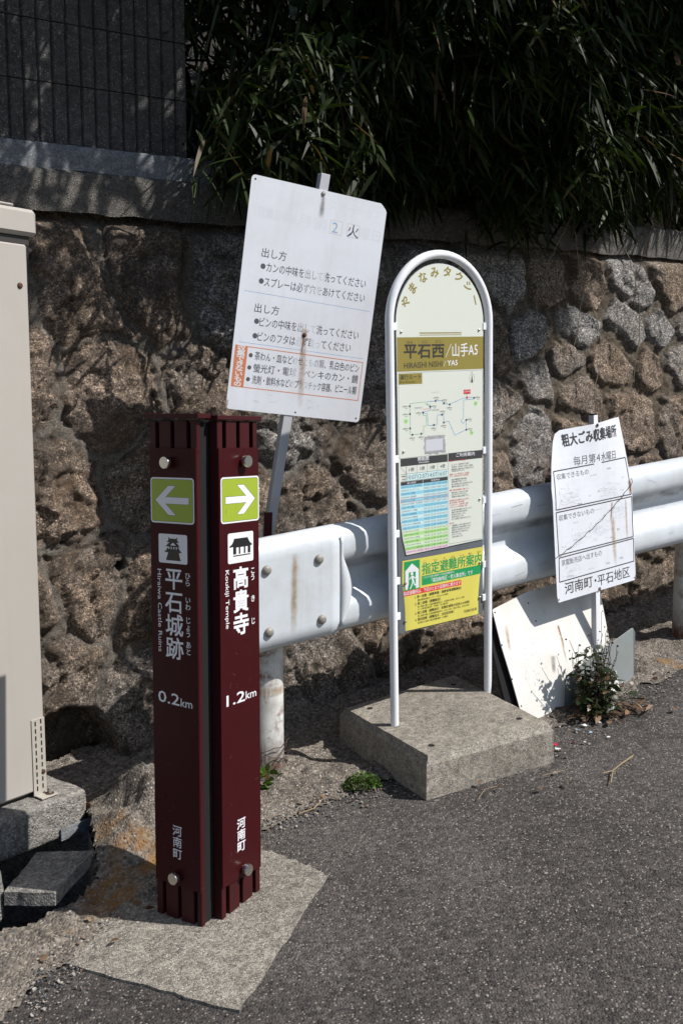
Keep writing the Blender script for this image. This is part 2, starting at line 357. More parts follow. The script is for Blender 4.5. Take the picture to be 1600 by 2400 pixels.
def stone_mat():
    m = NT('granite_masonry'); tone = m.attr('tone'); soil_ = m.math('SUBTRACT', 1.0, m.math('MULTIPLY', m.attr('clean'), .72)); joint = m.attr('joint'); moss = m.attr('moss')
    a = m.mix(m.ramp(tone, [(.25, 0), (.75, 1)]), (.285, .205, .14), (.40, .38, .36))
    a = m.mix(m.ramp(tone, [(.0, 0), (.16, .7), (.3, 0)]), a, (.46, .355, .28))
    g = m.n('ShaderNodeTexVoronoi'); g.inputs['Scale'].default_value = 190; m.l(m.coord(), g.inputs['Vector']); sp = m.n('ShaderNodeSeparateColor'); m.l(g.outputs['Color'], sp.inputs[0])
    a = m.mix(1.0, a, m.ramp(sp.outputs[0], [(0, .22), (.4, .75), (.8, 1.1), (1, 2.1)]), 'MULTIPLY')
    a = m.mix(1.0, a, m.ramp(m.noise(75, 6, .85), [(.36, .22), (.5, .95), (.66, 1.5)]), 'MULTIPLY'); gr_ = m.ramp(m.noise(250, 3, .8), [(.36, .30), (.5, .9), (.64, 1.7)]); a = m.mix(1.0, a, gr_, 'MULTIPLY')
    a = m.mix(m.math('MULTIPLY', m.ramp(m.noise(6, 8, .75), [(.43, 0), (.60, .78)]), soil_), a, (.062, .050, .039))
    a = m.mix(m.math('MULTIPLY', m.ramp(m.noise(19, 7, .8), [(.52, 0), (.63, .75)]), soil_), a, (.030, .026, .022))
    a = m.mix(m.ramp(m.noise(3.1, 6, .7), [(.56, 0), (.66, .4)]), a, (.16, .09, .042))
    spk = m.math('MULTIPLY', m.ramp(m.vor(230), [(.12, 1), (.22, 0)]), m.ramp(m.noise(9, 5, .7), [(.46, 0), (.60, .95)])); a = m.mix(spk, a, (.46, .43, .38))
    mort = m.mix(m.ramp(m.noise(60, 5, .8), [(.3, 0), (.7, 1)]), (.10, .092, .08), (.25, .225, .19)); drt = m.mix(m.noise(40, 6, .8), (.035, .027, .018), (.165, .125, .082))
    j = m.mix(1.0, m.mix(moss, mort, drt), gr_, 'MULTIPLY'); jf = m.math('MULTIPLY', joint, m.ramp(m.noise(16, 5, .7), [(.25, .35), (.6, 1)])); a = m.mix(jf, a, j)
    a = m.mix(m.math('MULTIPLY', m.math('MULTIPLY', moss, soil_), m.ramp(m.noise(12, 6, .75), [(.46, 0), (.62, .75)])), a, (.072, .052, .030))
    a = m.mix(m.math('MULTIPLY', m.attr('crev'), .75), a, (.035, .028, .02))  # groove shadow also put into the colour
    m.col(a); m.rough(.9)
    m.bump(m.noise(95, 8, .85), .9, .010); m.bump(sp.outputs[1], .35, .003); m.bump(m.noise(22, 7, .75), .6, .018)
    return m.mat
STONE = stone_mat()
COPING = aggregate('coping_concrete', (.095, .086, .076), (.175, .16, .14), ((.10, .09, .08), (.30, .28, .25)), 200, .8, (.6, 1.15), [((.06, .056, .05), 5, .52, .75, .8)], thr=.78)
KERBC = aggregate('grey_kerb_concrete', (.16, .175, .19), (.25, .265, .28), ((.18, .18, .18), (.4, .4, .4)), 240, .3, (.7, 1.1), [((.08, .075, .07), 7, .56, .72, .7)], thr=.85)
RIBB = aggregate('ribbed_block', (.062, .058, .056), (.105, .10, .096), ((.10, .095, .09), (.28, .26, .24)), 220, .6, (.6, 1.2), [((.05, .047, .045), 4, .5, .75, .7)], thr=.8)
SOIL = aggregate('dark_soil', (.010, .008, .006), (.03, .024, .016), ((.06, .05, .03), (.03, .025, .02)), 90, 1, (.6, 1.2), thr=.85)
CAB = painted('beige_cabinet_paint', (.44, .412, .376), .42, (.36, .30, .23), .16, 5, wave=.05); CABD = flat('cabinet_gap', (.03, .027, .024), .6)
BRACKET = painted('cream_steel', (.46, .43, .38), .45, (.3, .2, .12), .3, 20)
def leafmat(name, lo, hi, dead, ro=.36, tr=.28, deadf=.06, spec=.5):
    m = NT(name); r = m.attr('rnd'); c = m.mix(m.ramp(r, [(0, 0), (1 - deadf, 1)]), lo, hi); c = m.mix(m.ramp(r, [(1 - deadf, 0), (1 - deadf + .005, 1)]), c, dead)
    c = m.mix(m.ramp(m.noise(30, 3), [(.3, .35), (.75, 0)]), c, tuple(x * .5 for x in lo)); m.col(c); m.rough(ro); m.b.inputs['Specular IOR Level'].default_value = spec
    t = m.n('ShaderNodeBsdfTranslucent'); m.l(m.mix(1.0, c, (1.5, 1.6, .7), 'MULTIPLY'), t.inputs[0]); mx = m.n('ShaderNodeMixShader'); mx.inputs[0].default_value = tr
    m.l(m.b.outputs[0], mx.inputs[1]); m.l(t.outputs[0], mx.inputs[2]); m.l(mx.outputs[0], m.out.inputs[0]); return m.mat
BAMBOO = leafmat('bamboo_leaf', (.006, .013, .004), (.040, .062, .011), (.12, .07, .035), .50, .22, .04, .28); BROAD = leafmat('glossy_leaf', (.015, .035, .012), (.05, .078, .02), (.12, .10, .04), .27, .12, .02)
WEED = leafmat('weed_leaf', (.016, .032, .013), (.05, .075, .022), (.14, .085, .04), .42, .2, .16); CLOVER = leafmat('clover_leaf', (.04, .09, .012), (.11, .19, .03), (.20, .12, .06), .5, .25, .10)
STRAW = flat('dry_stem', (.30, .22, .13), .8, 0, .4); STRAWD = flat('dark_dry_stem', (.075, .045, .028), .85, 0, .4); PALEV = flat('pale_root', (.27, .23, .17), .85, 0, .4); CULM = flat('bamboo_culm', (.06, .075, .025), .5, 0, .3)
DEADL = leafmat('dead_leaf', (.10, .05, .025), (.24, .14, .075), (.30, .2, .12), .75, .1, .2); WIRE = flat('rusty_wire', (.05, .03, .022), .75)
GRASSM = leafmat('grass_blade', (.07, .085, .02), (.20, .18, .05), (.30, .22, .10), .5, .25, .3)
def grad_strip(mb_att, *a): pass
def stain(name, parent, mat, x0, x1, z0, z1, y, taper=1.0, bx=0.0, fade_top=.12, yf=None):
    """a thin run-off stain lying on a board: soft at its sides and ends"""
    nu, nv = 7, 14; V = []; A = []
    for i in range(nu):
        for j in range(nv):
            u = i / (nu - 1); t = j / (nv - 1); ww = 1 + (taper - 1) * t; xm = (x0 + x1) / 2 + bx * t; x = xm + (u - .5) * (x1 - x0) * ww; z = z1 + (z0 - z1) * t
            V.append((x, yf(x, z) if yf else y, z)); A.append((math.sin(math.pi * u) ** 1.2) * min(1, t / fade_top) * min(1, (1 - t) / .35))
    ob = mesh_np(name, V, grid_quads(nu, nv), [mat], parent, {'st': A}); return ob

# ================================================================== SETTING: road, verge, wall, hillside
WB = .56; BAT = .13                            # wall foot behind the rail; lean of its face
WBASE = RP + N2 * WB
def wall_xyz(s, h, out=0.0):                   # along the wall from its origin, height above the local foot, proud of the face
    q = RP[None, :] + D2[None, :] * np.asarray(s)[:, None] + N2[None, :] * (WB + BAT * np.asarray(h) - out)[:, None]
    z0 = gz(RP[0] + D2[0] * np.asarray(s) + N2[0] * WB, RP[1] + D2[1] * np.asarray(s) + N2[1] * WB)
    return np.stack([q[:, 0], q[:, 1], z0 + h], 1)
HOLE = np.array([(-1.6, 2.23), (-.845, 2.285), (-.80, 2.31), (-.765, 2.315), (-.742, 2.375), (-.685, 2.40), (-.655, 2.50), (-.70, 2.66), (-.76, 2.82), (-1.6, 2.9)])
def inside(poly, x, y):
    r = np.zeros(x.shape, bool); n = len(poly)
    for i in range(n):
        (x1, y1), (x2, y2) = poly[i], poly[(i + 1) % n]; c = ((y1 > y) != (y2 > y)) & (x < (x2 - x1) * (y - y1) / (y2 - y1 + 1e-12) + x1); r ^= c
    return r
def dist_edge(poly, x, y):
    d = np.full(x.shape, 9.0); n = len(poly)
    for i in range(n):
        a = np.array(poly[i], float); b = np.array(poly[(i + 1) % n], float); ab = b - a; t = np.clip(((x - a[0]) * ab[0] + (y - a[1]) * ab[1]) / (ab @ ab), 0, 1)
        d = np.minimum(d, np.hypot(x - a[0] - t * ab[0], y - a[1] - t * ab[1]))
    return d
def nonuni(lo, a, b, hi, fine, coarse):
    return np.unique(np.concatenate([np.arange(lo, a, coarse), np.arange(a, b, fine), np.arange(b, hi + coarse, coarse)]))
# road: one wide sheet, gently uneven
xs = np.unique(np.concatenate([np.linspace(-60, -3, 20), nonuni(-3, -1.3, 2.2, 6, .022, .25), np.linspace(6, 60, 20)])); ys = np.unique(np.concatenate([np.linspace(-40, 0, 14), nonuni(0, 1.3, 4.3, 8, .022, .25), np.linspace(8, 60, 16)]))
X, Y = np.meshgrid(xs, ys, indexing='ij'); x = X.ravel(); y = Y.ravel()
fade = np.clip(1 - np.hypot(x, y - 2) / 14, 0, 1); z = G0 + GS * (D2[0] * (x - GC[0]) + D2[1] * (y - GC[1])) * 1.0
z = np.where(np.hypot(x, y) < 14, z, gz(0, 0) + (z - gz(0, 0)) * 14 / np.maximum(np.hypot(x, y), 14)) + fbm(x, y, 2.2, 5, 4) * .004 * fade
Q = grid_quads(len(xs), len(ys)); cxq = x[Q].mean(1); cyq = y[Q].mean(1)
keep = ~inside(HOLE, cxq, cyq) & (N2[0] * (cxq - RP[0]) + N2[1] * (cyq - RP[1]) < 1.2)
ro = mesh_np('road', np.stack([x, y, z], 1), Q[keep], [ASPH], origin=(0, 0, gz(0, 0))); tag(ro, kind='structure')
# verge: rough mortar strip between asphalt and wall
VP = [(-3, .6), (-1.0, 1.78), (-.735, 1.95), (-.68, 2.08), (-.642, 2.152), (-.60, 2.20), (-.2, 2.60), (-.234, 2.722), (-.16, 2.775), (-.10, 2.822), (.04, 2.918), (.26, 3.02), (.62, 3.22), (.86, 3.40), (1.083, 3.56), (1.334, 3.737), (1.8, 4.02), (3.0, 4.75), (6, 6.5), (5.2, 7.4), (-3, 3.3)]
xs = nonuni(-3, -1.2, 1.7, 6, .011, .12); ys = nonuni(.6, 1.9, 4.5, 7.4, .011, .12)
X, Y = np.meshgrid(xs, ys, indexing='ij'); x = X.ravel(); y = Y.ravel(); de = dist_edge(VP, x, y); ins = inside(VP, x + fbm(x, y, 9, 31, 3) * .05, y + fbm(x, y, 9, 41, 3) * .05)
a_ = D2[0] * (x - RP[0]) + D2[1] * (y - RP[1]); n_ = N2[0] * (x - RP[0]) + N2[1] * (y - RP[1])
lump = fbm(x, y, 5, 61, 5, .55) * .035 + fbm(x, y, 30, 71, 3) * .012
z = G0 + GS * (D2[0] * (x - GC[0]) + D2[1] * (y - GC[1])) + .004 + sstep(0, .09, de) * (.010 + np.maximum(lump, -.012)) + sstep(WB - .22, WB + .03, n_) * (.05 + .5 * np.maximum(lump, 0)) * sstep(3.2, 3.0, a_)
rock = np.exp(-(((x + .60) / .15) ** 2 + ((y - 2.80) / .17) ** 2)) ; z = z + rock * (.17 + fbm(x, y, 9, 81, 4) * .14)
Q = grid_quads(len(xs), len(ys)); cxq = x[Q].mean(1); cyq = y[Q].mean(1); keep = ins[Q].all(1) & ~inside(HOLE, cxq, cyq) & (n_[Q].mean(1) < WB + .12)
och = np.zeros(x.shape)
for ox_, oy_, orr in ((-.56, 2.56, .10), (-.60, 2.42, .11), (1.30, 3.80, .07), (-.66, 2.66, .06)): och = np.maximum(och, sstep(1.0, .4, np.hypot(x - ox_, (y - oy_)) / orr))
ve = mesh_np('verge', np.stack([x, y, z], 1), Q[keep], [VERGE], None, {'ochre': och}, origin=(-.3, 2.9, -1.24)); tag(ve, kind='structure')
# gutter under the broken edge
mb = MB(); hp = [tuple(p) for p in HOLE]
gzf = lambda X_, Y_: gz(X_, Y_)
n = len(hp); top = [(px, py, gz(px, py) + .004) for px, py in hp]; bot = [(px - .03, py + .02, gz(px, py) - .42) for px, py in hp]
mb.add(top + bot, [(i, n + i, n + (i + 1) % n, (i + 1) % n) for i in range(n)], PLINTH); mb.add(bot, [tuple(range(n))], SOIL)
tag(mb.build('gutter'), kind='structure')

ZC0, ZC1 = .607, .676                          # underside of the coping at s=-1 and s=2.6: the wall top stays level while the road climbs
# stone wall ----------------------------------------------------------------
wall = thing('stone_wall', 'old granite retaining wall with mortared boulders and a concrete coping behind the guardrail', 'wall', gan(.3, WB), world=True)
ss = nonuni(-3.2, -.75, 3.0, 6.0, .0088, .05); hh = np.arange(-.06, 2.08, .0088)
S, H = np.meshgrid(ss, hh, indexing='ij'); s_ = S.ravel(); h_ = H.ravel()
seeds = [(-.66, 1.62, .2), (-.27, 1.60, .12), (-.02, 1.66, .3), (-.47, 1.33, .22), (-.20, 1.27, .10), (-.72, 1.05, .15), (-.36, .98, .18), (-.06, .98, .3), (-.60, .66, .25), (-.28, .70, .35), (-.75, .30, .3), (-.40, .36, .3), (-.05, .58, .2), (-.12, .20, .4), (.28, 1.55, .75), (.62, 1.50, .6), (.16, 1.25, .3), (.52, 1.14, .65), (.26, .84, .2), (.22, .40, .25), (.56, .72, .4), (.50, .16, .5), (.92, 1.42, .55),
         (1.25, 1.52, .85), (1.567, 1.60, .9), (2.10, 1.55, .12), (2.375, 1.52, .78), (2.64, 1.53, .3), (1.82, 1.60, .4), (1.47, 1.37, .25), (1.70, 1.37, .8), (1.985, 1.37, .80), (2.275, 1.33, .72), (2.50, 1.30, .82), (1.74, 1.14, .55), (1.92, 1.19, .4), (2.17, 1.18, .12), (2.43, 1.13, .2), (2.62, 1.08, .6), (1.46, 1.02, .6), (1.20, 1.12, .2), (2.02, 1.0, .3), (2.305, .94, .14), (2.58, .84, .3), (1.65, .84, .7), (1.46, .76, .15), (1.95, .76, .25), (1.18, .78, .3), (.90, .92, .4), (.84, .46, .2), (1.15, .42, .3), (1.45, .40, .2), (1.78, .48, .3), (2.12, .52, .25), (2.45, .46, .2), (1.6, .12, .35), (2.0, .14, .3), (2.4, .12, .25), (1.1, .08, .3), (2.8, .6, .3), (2.85, 1.3, .6)]
for k in range(700):                           # the rest of the wall, outside the picture
    c = (rng.uniform(-3.2, 6), rng.uniform(0, 1.9), rng.random())
    if -.9 < c[0] < 2.95: continue
    if min(math.hypot(c[0] - q[0], c[1] - q[1]) for q in seeds) > .30: seeds.append(c)
sd = np.array(seeds); 
su = s_ + fbm(s_, h_, 3.0, 101, 4) * .13; hu = h_ + fbm(s_, h_, 3.0, 121, 4) * .13
F1 = np.full(s_.shape, 9.0); F2 = F1.copy(); ID = np.zeros(s_.shape, int)
for k in range(len(sd)):
    du = su - sd[k, 0]; dv = hu - sd[k, 1]; d = np.sqrt((du * .94 + dv * .25) ** 2 + (dv * .86 - du * .12) ** 2)
    c1 = d < F1; F2 = np.where(c1, F1, np.minimum(F2, d)); ID = np.where(c1, k, ID); F1 = np.where(c1, d, F1)
edge = F2 - F1; right = sstep(1.1, 1.6, s_); upper = sstep(.6, 1.0, h_)
jw = .011 + .020 * right * upper + .012 * (1 - right); joint = 1 - sstep(jw * .7, jw * 1.5, edge + fbm(s_, h_, 18, 141, 4, .65) * (.030 - .016 * right * upper))
hid = np.random.default_rng(3).random(len(sd))
bulge = sstep(0, .055 + .05 * (1 - right), edge) * (.018 + .018 * hid[ID]) * (1 - .45 * right) + (hid[ID] - .5) * (.016 - .012 * right)
rough = fbm(s_, h_, 5.5, 161, 4, .55) * (.020 - .014 * right * upper) + fbm(s_, h_, 24, 181, 4, .7) * (.015 - .006 * right * upper) + np.abs(fbm(s_, h_, 12, 201, 4)) * (-.016 + .013 * right * upper)
ridge = -np.exp(-((fbm(s_, h_, 2.6, 221, 3)) / .022) ** 2) * .014
fs = np.stack([np.random.default_rng(21).uniform(-.9, 3.1, 1100), np.random.default_rng(22).uniform(-.1, 2.0, 1100)], 1); ft = np.random.default_rng(23).normal(0, 1, (1100, 3)); fF = np.full(s_.shape, 9.0); facet = np.zeros(s_.shape); wu = s_ + fbm(s_, h_, 9, 311, 3) * .05; wv = h_ + fbm(s_, h_, 9, 321, 3) * .05
for k in range(len(fs)):
    m_ = np.nonzero((np.abs(wu - fs[k, 0]) < .22) & (np.abs(wv - fs[k, 1]) < .22))[0]; du = wu[m_] - fs[k, 0]; dv = wv[m_] - fs[k, 1]; d = du * du * (1.0 + .5 * ft[k, 2] * (abs(ft[k, 2]) < 1)) + dv * dv; c1 = d < fF[m_]; q = m_[c1]; fF[q] = d[c1]; facet[q] = ft[k, 2] * .0045 + ft[k, 0] * .10 * du[c1] + ft[k, 1] * .10 * dv[c1]
rough = rough + facet * (1 - .62 * right * upper)
crev = np.exp(-((edge - jw * 1.25 + fbm(s_, h_, 14, 151, 3) * .02) / .008) ** 2) * sstep(-.12, .12, fbm(s_, h_, 4, 155, 3)) * (.009 + .001 * right * upper)
depth = (1 - joint) * (bulge + rough + ridge) - joint * (.004 + .006 * right * upper) + joint * fbm(s_, h_, 25, 241, 4, .7) * .016 - crev
shade_cav = sstep(1.12, .88, np.sqrt(((s_ + .43) / .17) ** 2 + (np.maximum(h_ - .02, 0) / .22) ** 2)) * (s_ > -.9); depth = depth - shade_cav * .18  # hollow added to make the dark rounded shadow beside the cabinet
for hs, hz_, hr in ((-.205, .685, .016), (.393, .022, .011)):
    depth = depth - sstep(hr * 1.25, hr * .8, np.hypot(s_ - hs, (h_ - hz_) * 1.1)) * .09
zfoot = gz(RP[0] + D2[0] * s_ + N2[0] * WB, RP[1] + D2[1] * s_ + N2[1] * WB); under = sstep(-.06, .01, zfoot + h_ - (ZC0 + (ZC1 - ZC0) * (s_ + 1) / 3.6))
depth = depth * (1 - under) - .05 * under
V = wall_xyz(s_, h_, depth)
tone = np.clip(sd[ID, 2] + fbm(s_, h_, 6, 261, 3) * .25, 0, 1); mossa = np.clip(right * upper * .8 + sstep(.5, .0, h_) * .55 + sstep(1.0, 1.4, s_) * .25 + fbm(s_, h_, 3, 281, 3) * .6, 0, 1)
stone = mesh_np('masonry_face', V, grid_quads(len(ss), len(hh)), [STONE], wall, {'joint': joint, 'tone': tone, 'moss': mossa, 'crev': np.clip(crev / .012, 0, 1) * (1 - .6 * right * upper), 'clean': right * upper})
# level coping on top (the wall top stays level while the road climbs)
def coping_face(s0, s1, zb0, zb1, nd0, thick, zt, mat, name, parent, ds=.02, jag=.006, seed=5):
    sv = np.unique(np.concatenate([np.arange(s0, s1, .03), [s1]])); prof = [(0, 0), (0, .33), (0, .66), (0, .93), (.012, 1), (thick * .5, 1), (thick, 1)]
    V = []; 
    for s0_ in sv:
        t = (s0_ - s0) / (s1 - s0); zb = zb0 + (zb1 - zb0) * t; zt_ = zt[0] + (zt[1] - zt[0]) * t
        for k, (dn, f) in enumerate(prof):
            j = fbm(np.array([s0_ * 3.1]), np.array([f * 2.0 + seed]), 4, seed, 3)[0] * jag * 2
            px, py, _ = an(s0_, nd0 + dn + j); V.append((px, py, zb + (zt_ - zb) * f + (j * 1.6 if k == 0 else 0)))
    return mesh_np(name, V, grid_quads(len(sv), len(prof)), [mat], parent)
ndc = WB + BAT * 1.84 - .012
def lin(s, a, b): return a + (b - a) * (s + 1.0) / 3.6
coping_face(-3.2, 6.0, lin(-3.2, ZC0, ZC1), lin(6, ZC0, ZC1), ndc, .30, (lin(-3.2, ZC0, ZC1) + .142, lin(6, ZC0, ZC1) + .142), COPING, 'coping', wall, jag=.0045)
# ribbed block wall on the coping, left end of the picture
bw = thing('block_wall', 'dark ribbed concrete block garden wall on a pale kerb above the stone wall', 'wall', an(-1.2, ndc + .05, .75), world=True)
SE = .146                                      # its right-hand end
def zk(s): return lin(s, ZC0, ZC1) + .142
coping_face(-3.2, SE + .10, zk(-3.2), zk(SE + .1), ndc + .022, .2, (zk(-3.2) + .088, zk(SE + .1) + .088), KERBC, 'kerb', bw, jag=.002, seed=9)
mb = MB(); pitch = .0485; k = 0; s0 = -3.1
while s0 < SE:
    s1 = min(s0 + pitch, SE)
    for r_ in range(6):
        z0 = zk(s0) + .092 + r_ * .198
        q = []
        for (sa, dn) in ((s0 + .006, .0), (s1 - .006, .0), (s1, .011), (s1, .12), (s0, .12), (s0, .011)): q.append(an(sa, ndc + .055 + dn)[:2])
        mb.prismz(q, z0 + .0022, z0 + .1962, RIBB)
    s0 = s1
q = [an(-3.1, ndc + .068)[:2], an(SE, ndc + .068)[:2], an(SE, ndc + .16)[:2], an(-3.1, ndc + .16)[:2]]
mb.prismz(q, zk(-2) + .02, zk(-2) + 1.25, RIBB)
mb.build('ribbed_blocks', bw)
# hillside that the wall holds up
av = np.linspace(-12, 16, 60); nv = np.concatenate([np.linspace(ndc + .22, 2.5, 14), np.linspace(3, 26, 12)])
A, B = np.meshgrid(av, nv, indexing='ij'); a1 = A.ravel(); b1_ = B.ravel(); px = RP[0] + D2[0] * a1 + N2[0] * b1_; py = RP[1] + D2[1] * a1 + N2[1] * b1_
pz = lin(a1, ZC0, ZC1) + .14 + (b1_ - ndc - .22) * 1.05 * sstep(-3, -.2, a1) * np.clip(1 - (b1_ - 4) / 40, .3, 1) + fbm(a1, b1_, 1.2, 301, 4) * .25 * sstep(0, .5, b1_ - ndc - .22)
hl = mesh_np('hillside', np.stack([px, py, pz], 1), grid_quads(len(av), len(nv)), [SOIL], origin=an(0, 3, 1)); tag(hl, kind='structure')
# pad of concrete round the pillar
pad = [(-.036, 2.447), (-.216, 1.935), (-.642, 2.152), (-.60, 2.24), (-.56, 2.40), (-.50, 2.60), (-.20, 2.60), (-.12, 2.53)]
pp = []
for i in range(len(pad)):
    a = np.array(pad[i]); b = np.array(pad[(i + 1) % len(pad)]); m_ = 14
    for k in range(m_): q = a + (b - a) * k / m_; pp.append(tuple(q + rng.normal(0, .0028, 2)))
mb = MB(); mb.prismz(pp, lambda X_, Y_: gz(X_, Y_) - .02, lambda X_, Y_: gz(X_, Y_) + .0055, PADC); tag(mb.build('pavement'), kind='structure')

# ================================================================== GUARDRAIL
gr = thing('guardrail', 'white W-beam guardrail with a bolted flat end wing and rust streaks on round posts', 'guardrail', gan(.2, .1), world=True)
RT = -.437 - .0
def rail_z(a): return RT + .101 * a            # top edge of the beam
PROF = [(.062, .350), (.050, .352), (.034, .347), (.014, .334), (.003, .318), (0, .300), (0, .266), (.006, .247), (.022, .228), (.044, .208), (.054, .195), (.056, .182), (.056, .168), (.054, .155), (.044, .142), (.022, .122), (.006, .103), (0, .084), (0, .050), (.003, .032), (.014, .016), (.034, .003), (.050, -.002), (.062, 0)]
PROF = [(d + .028, z) for d, z in PROF]
def beam(name, a0, a1, prof, mat, th=.004, da=.25, jit=.0):
    av = np.linspace(a0, a1, max(2, int((a1 - a0) / da) + 1)); V = []
    P2 = prof + [(d + th * 1.0, z + (.0 if 0 < i < len(prof) - 1 else 0)) for i, (d, z) in reversed(list(enumerate(prof)))]
    for a in av:
        for d, z in P2: V.append(an(a, d + jit * math.sin(a * 7 + z * 9), rail_z(a) - .35 + z))
    n = len(P2); mbq = MB(); f = [(i * n + k, (i + 1) * n + k, (i + 1) * n + (k + 1) % n, i * n + (k + 1) % n) for i in range(len(av) - 1) for k in range(n)]
    f += [tuple(range(n)), tuple((len(av) - 1) * n + k for k in range(n - 1, -1, -1))]
    mbq.add(V, f, mat)
    for k in range(46):                        # scrapes on the crests
        a = rng.uniform(.45, 3.0); zc = rng.choice([.285, .067, .30, .05]); L = rng.uniform(.008, .05); sl = rng.normal(0, .15); t = rng.uniform(.0006, .0018)
        mbq.add([an(a, .0264, rail_z(a) - .35 + zc), an(a + L, .0264, rail_z(a + L) - .35 + zc + sl * L), an(a + L, .0264, rail_z(a + L) - .35 + zc + sl * L + t), an(a, .0264, rail_z(a) - .35 + zc + t)], [(0, 1, 2, 3)], RUSTB if k % 3 else INKF)
    return mbq.build(name, gr, smooth=True)
bm = beam('rail_beam', .05, 5.2, PROF, RAIL_PAINT, jit=.0012)
for ids in ((7, 8, 9, 10), (20, 21, 22, 23)):
    V = []; A = []; av = np.arange(.32, 3.4, .06)
    for a in av:
        for q, k in enumerate(ids): d, z = PROF[k]; V.append(an(a, d - .0014, rail_z(a) - .35 + z - (.0008 if z < .05 else 0))); A.append((0, 1, .8, 0)[q] * rng.uniform(.3, 1.0))
    mesh_np('grime_streak', V, grid_quads(len(av), len(ids)), [GRIME], bm, {'st': A})
# flat end wing lapped over the beam's end, its left end rolled back
WX = .302
wing = MB(); pr = [(.060, .352), (.040, .354), (.018, .346), (.002, .328), (-.005, .306), (-.0055, .29), (-.006, .20), (-.006, .15), (-.0055, .06), (-.005, .044), (.002, .022), (.018, .004), (.040, -.004), (.060, -.002)]
V = []; cols = []
for a in np.linspace(-.16, WX, 14): cols.append((a, 0, a))
roll = []
for k in range(1, 11):
    th = math.pi * k / 10; r_ = .085; roll.append((-.16 - r_ * math.sin(th), r_ * (1 - math.cos(th)), -.16))
cols = roll[::-1] + cols
for a, dn, ar in cols:
    for d, z in pr:
        back = dn > 0; dd = d if not back else d * math.cos(math.pi * min(1, dn / .17)); zz = .175 + (z - .175) * 1.0
        edge_r = (a > WX - .05) and 0
        V.append(an(a, dn + dd + .027, rail_z(a) - .35 + zz))
n = len(pr); f = [(i * n + k, (i + 1) * n + k, (i + 1) * n + k + 1, i * n + k + 1) for i in range(len(cols) - 1) for k in range(n - 1)]
wing.add(V, f, RAIL_PAINT)
# the wing's right edge: the middle is cut into a shallow arc reaching further right, with a bent return into the valley
V2 = []; nz = 15
for i in range(nz):
    t = i / (nz - 1); z = .030 + .29 * t; bul = .035 * math.sin(math.pi * min(1, max(0, (t - .02) / .75))) ** 1.0
    for k, (e, dn) in enumerate(((0, -.0062), (.55, -.0058), (.85, -.002), (1, .006))): V2.append(an(WX - .002 + e * (.012 + bul), dn + .028, rail_z(WX) - .35 + z))
wing.add(V2, [(i * 4 + k, i * 4 + k + 1, i * 4 + k + 5, i * 4 + k + 4) for i in range(nz - 1) for k in range(3)], RAIL_PAINT)
wo = wing.build('end_wing', gr, smooth=True); sm = wo.modifiers.new('thickness', 'SOLIDIFY'); sm.thickness = .003; sm.offset = 1
nrm = (-N2[0], -N2[1], 0)
for a, z in ((.222, .262), (.232, .068), (.040, .262), (.046, .068)):
    b = MB(); p = an(a, .020, rail_z(a) - .35 + z); b.dome(p, nrm, .0155, .010, BOLT); b.build('bolt', wo, smooth=True)
def gpost(a, nd, top):
    b = MB(); x_, y_, _ = an(a, nd); zb = gz(x_, y_); b.tube([(x_, y_, zb - .1), (x_, y_, zb + .03), (x_, y_, zb + .3), (x_, y_, rail_z(a) - .06)], .0572, POST_PAINT, 28); b.dome((x_, y_, rail_z(a) - .062), (0, 0, 1), .057, .02, POST_PAINT, 28)
    o = b.build('post', gr, smooth=True)
    q = MB(); q.box((-.035, -.02, -.06), (.035, .06, .06), RAIL_PAINT, .004, Matrix.Translation(an(a, .06, rail_z(a) - .175)) @ Matrix.Rotation(YAW, 4, 'Z')); q.build('bracket', o)
    V = []; A = []
    for i in range(25):
        for j in range(8): th = 2 * math.pi * i / 24; V.append((x_ + .0576 * math.cos(th), y_ + .0576 * math.sin(th), zb + .16 * j / 7)); A.append(max(0, 1 - j / 7) ** 1.3 * 1.4)
    mesh_np('rust_stain', V, grid_quads(25, 8), [RUSTF], o, {'st': A})
    V = []; A = []
    for i in range(25):
        for j in range(6): th = 2 * math.pi * i / 24; V.append((x_ + .0575 * math.cos(th), y_ + .0575 * math.sin(th), zb + .275 + .035 * j / 5)); A.append(math.sin(math.pi * j / 5) ** .5 * .9)
    mesh_np('rust_stain', V, grid_quads(25, 6), [RUSTL], o, {'st': A})
    return o
gpost(.115, .185, 0); gpost(2.12, .175, 0); gpost(4.1, .175, 0)
for nm_, m_, a0, a1, z0, z1, tp in (('rust_stain', RUSTL, .128, .148, .30, .035, 1.5), ('rust_stain', RUSTL, .118, .160, .30, .06, .9)):
    V = []; A = []
    for i in range(7):
        for j in range(14):
            u = i / 6; t = j / 13; a = (a0 + a1) / 2 - .008 * t + (u - .5) * (a1 - a0) * (1 + (tp - 1) * t); V.append(an(a, .0205, rail_z(a) - .35 + z0 + (z1 - z0) * t)); A.append((math.sin(math.pi * u) ** 1.3) * min(1, t / .1) * min(1, (1 - t) / .3) * (1 if tp > 1 else .5))
    mesh_np(nm_, V, grid_quads(7, 14), [m_], wo, {'st': A})
# fine wires tangled round the post foot
b = MB(); x0_, y0_, _ = an(.115, .185); z0_ = gz(x0_, y0_)
for k in range(5):
    pts = []; ph = rng.uniform(0, 6); 
    for i in range(26):
        th = ph + i * .33; r_ = .062 + .018 * rng.random() + .03 * (i > 20) * (i - 20) / 5; pts.append((x0_ + r_ * math.cos(th), y0_ + r_ * math.sin(th), z0_ + .06 + .05 * math.sin(i * .21 + k) + .01 * rng.random()))
    b.tube(pts, .0013, WIRE, 5)
tag(b.build('wire_tangle'), 'thin rusty wire tangled round the foot of the guardrail post', 'wire')

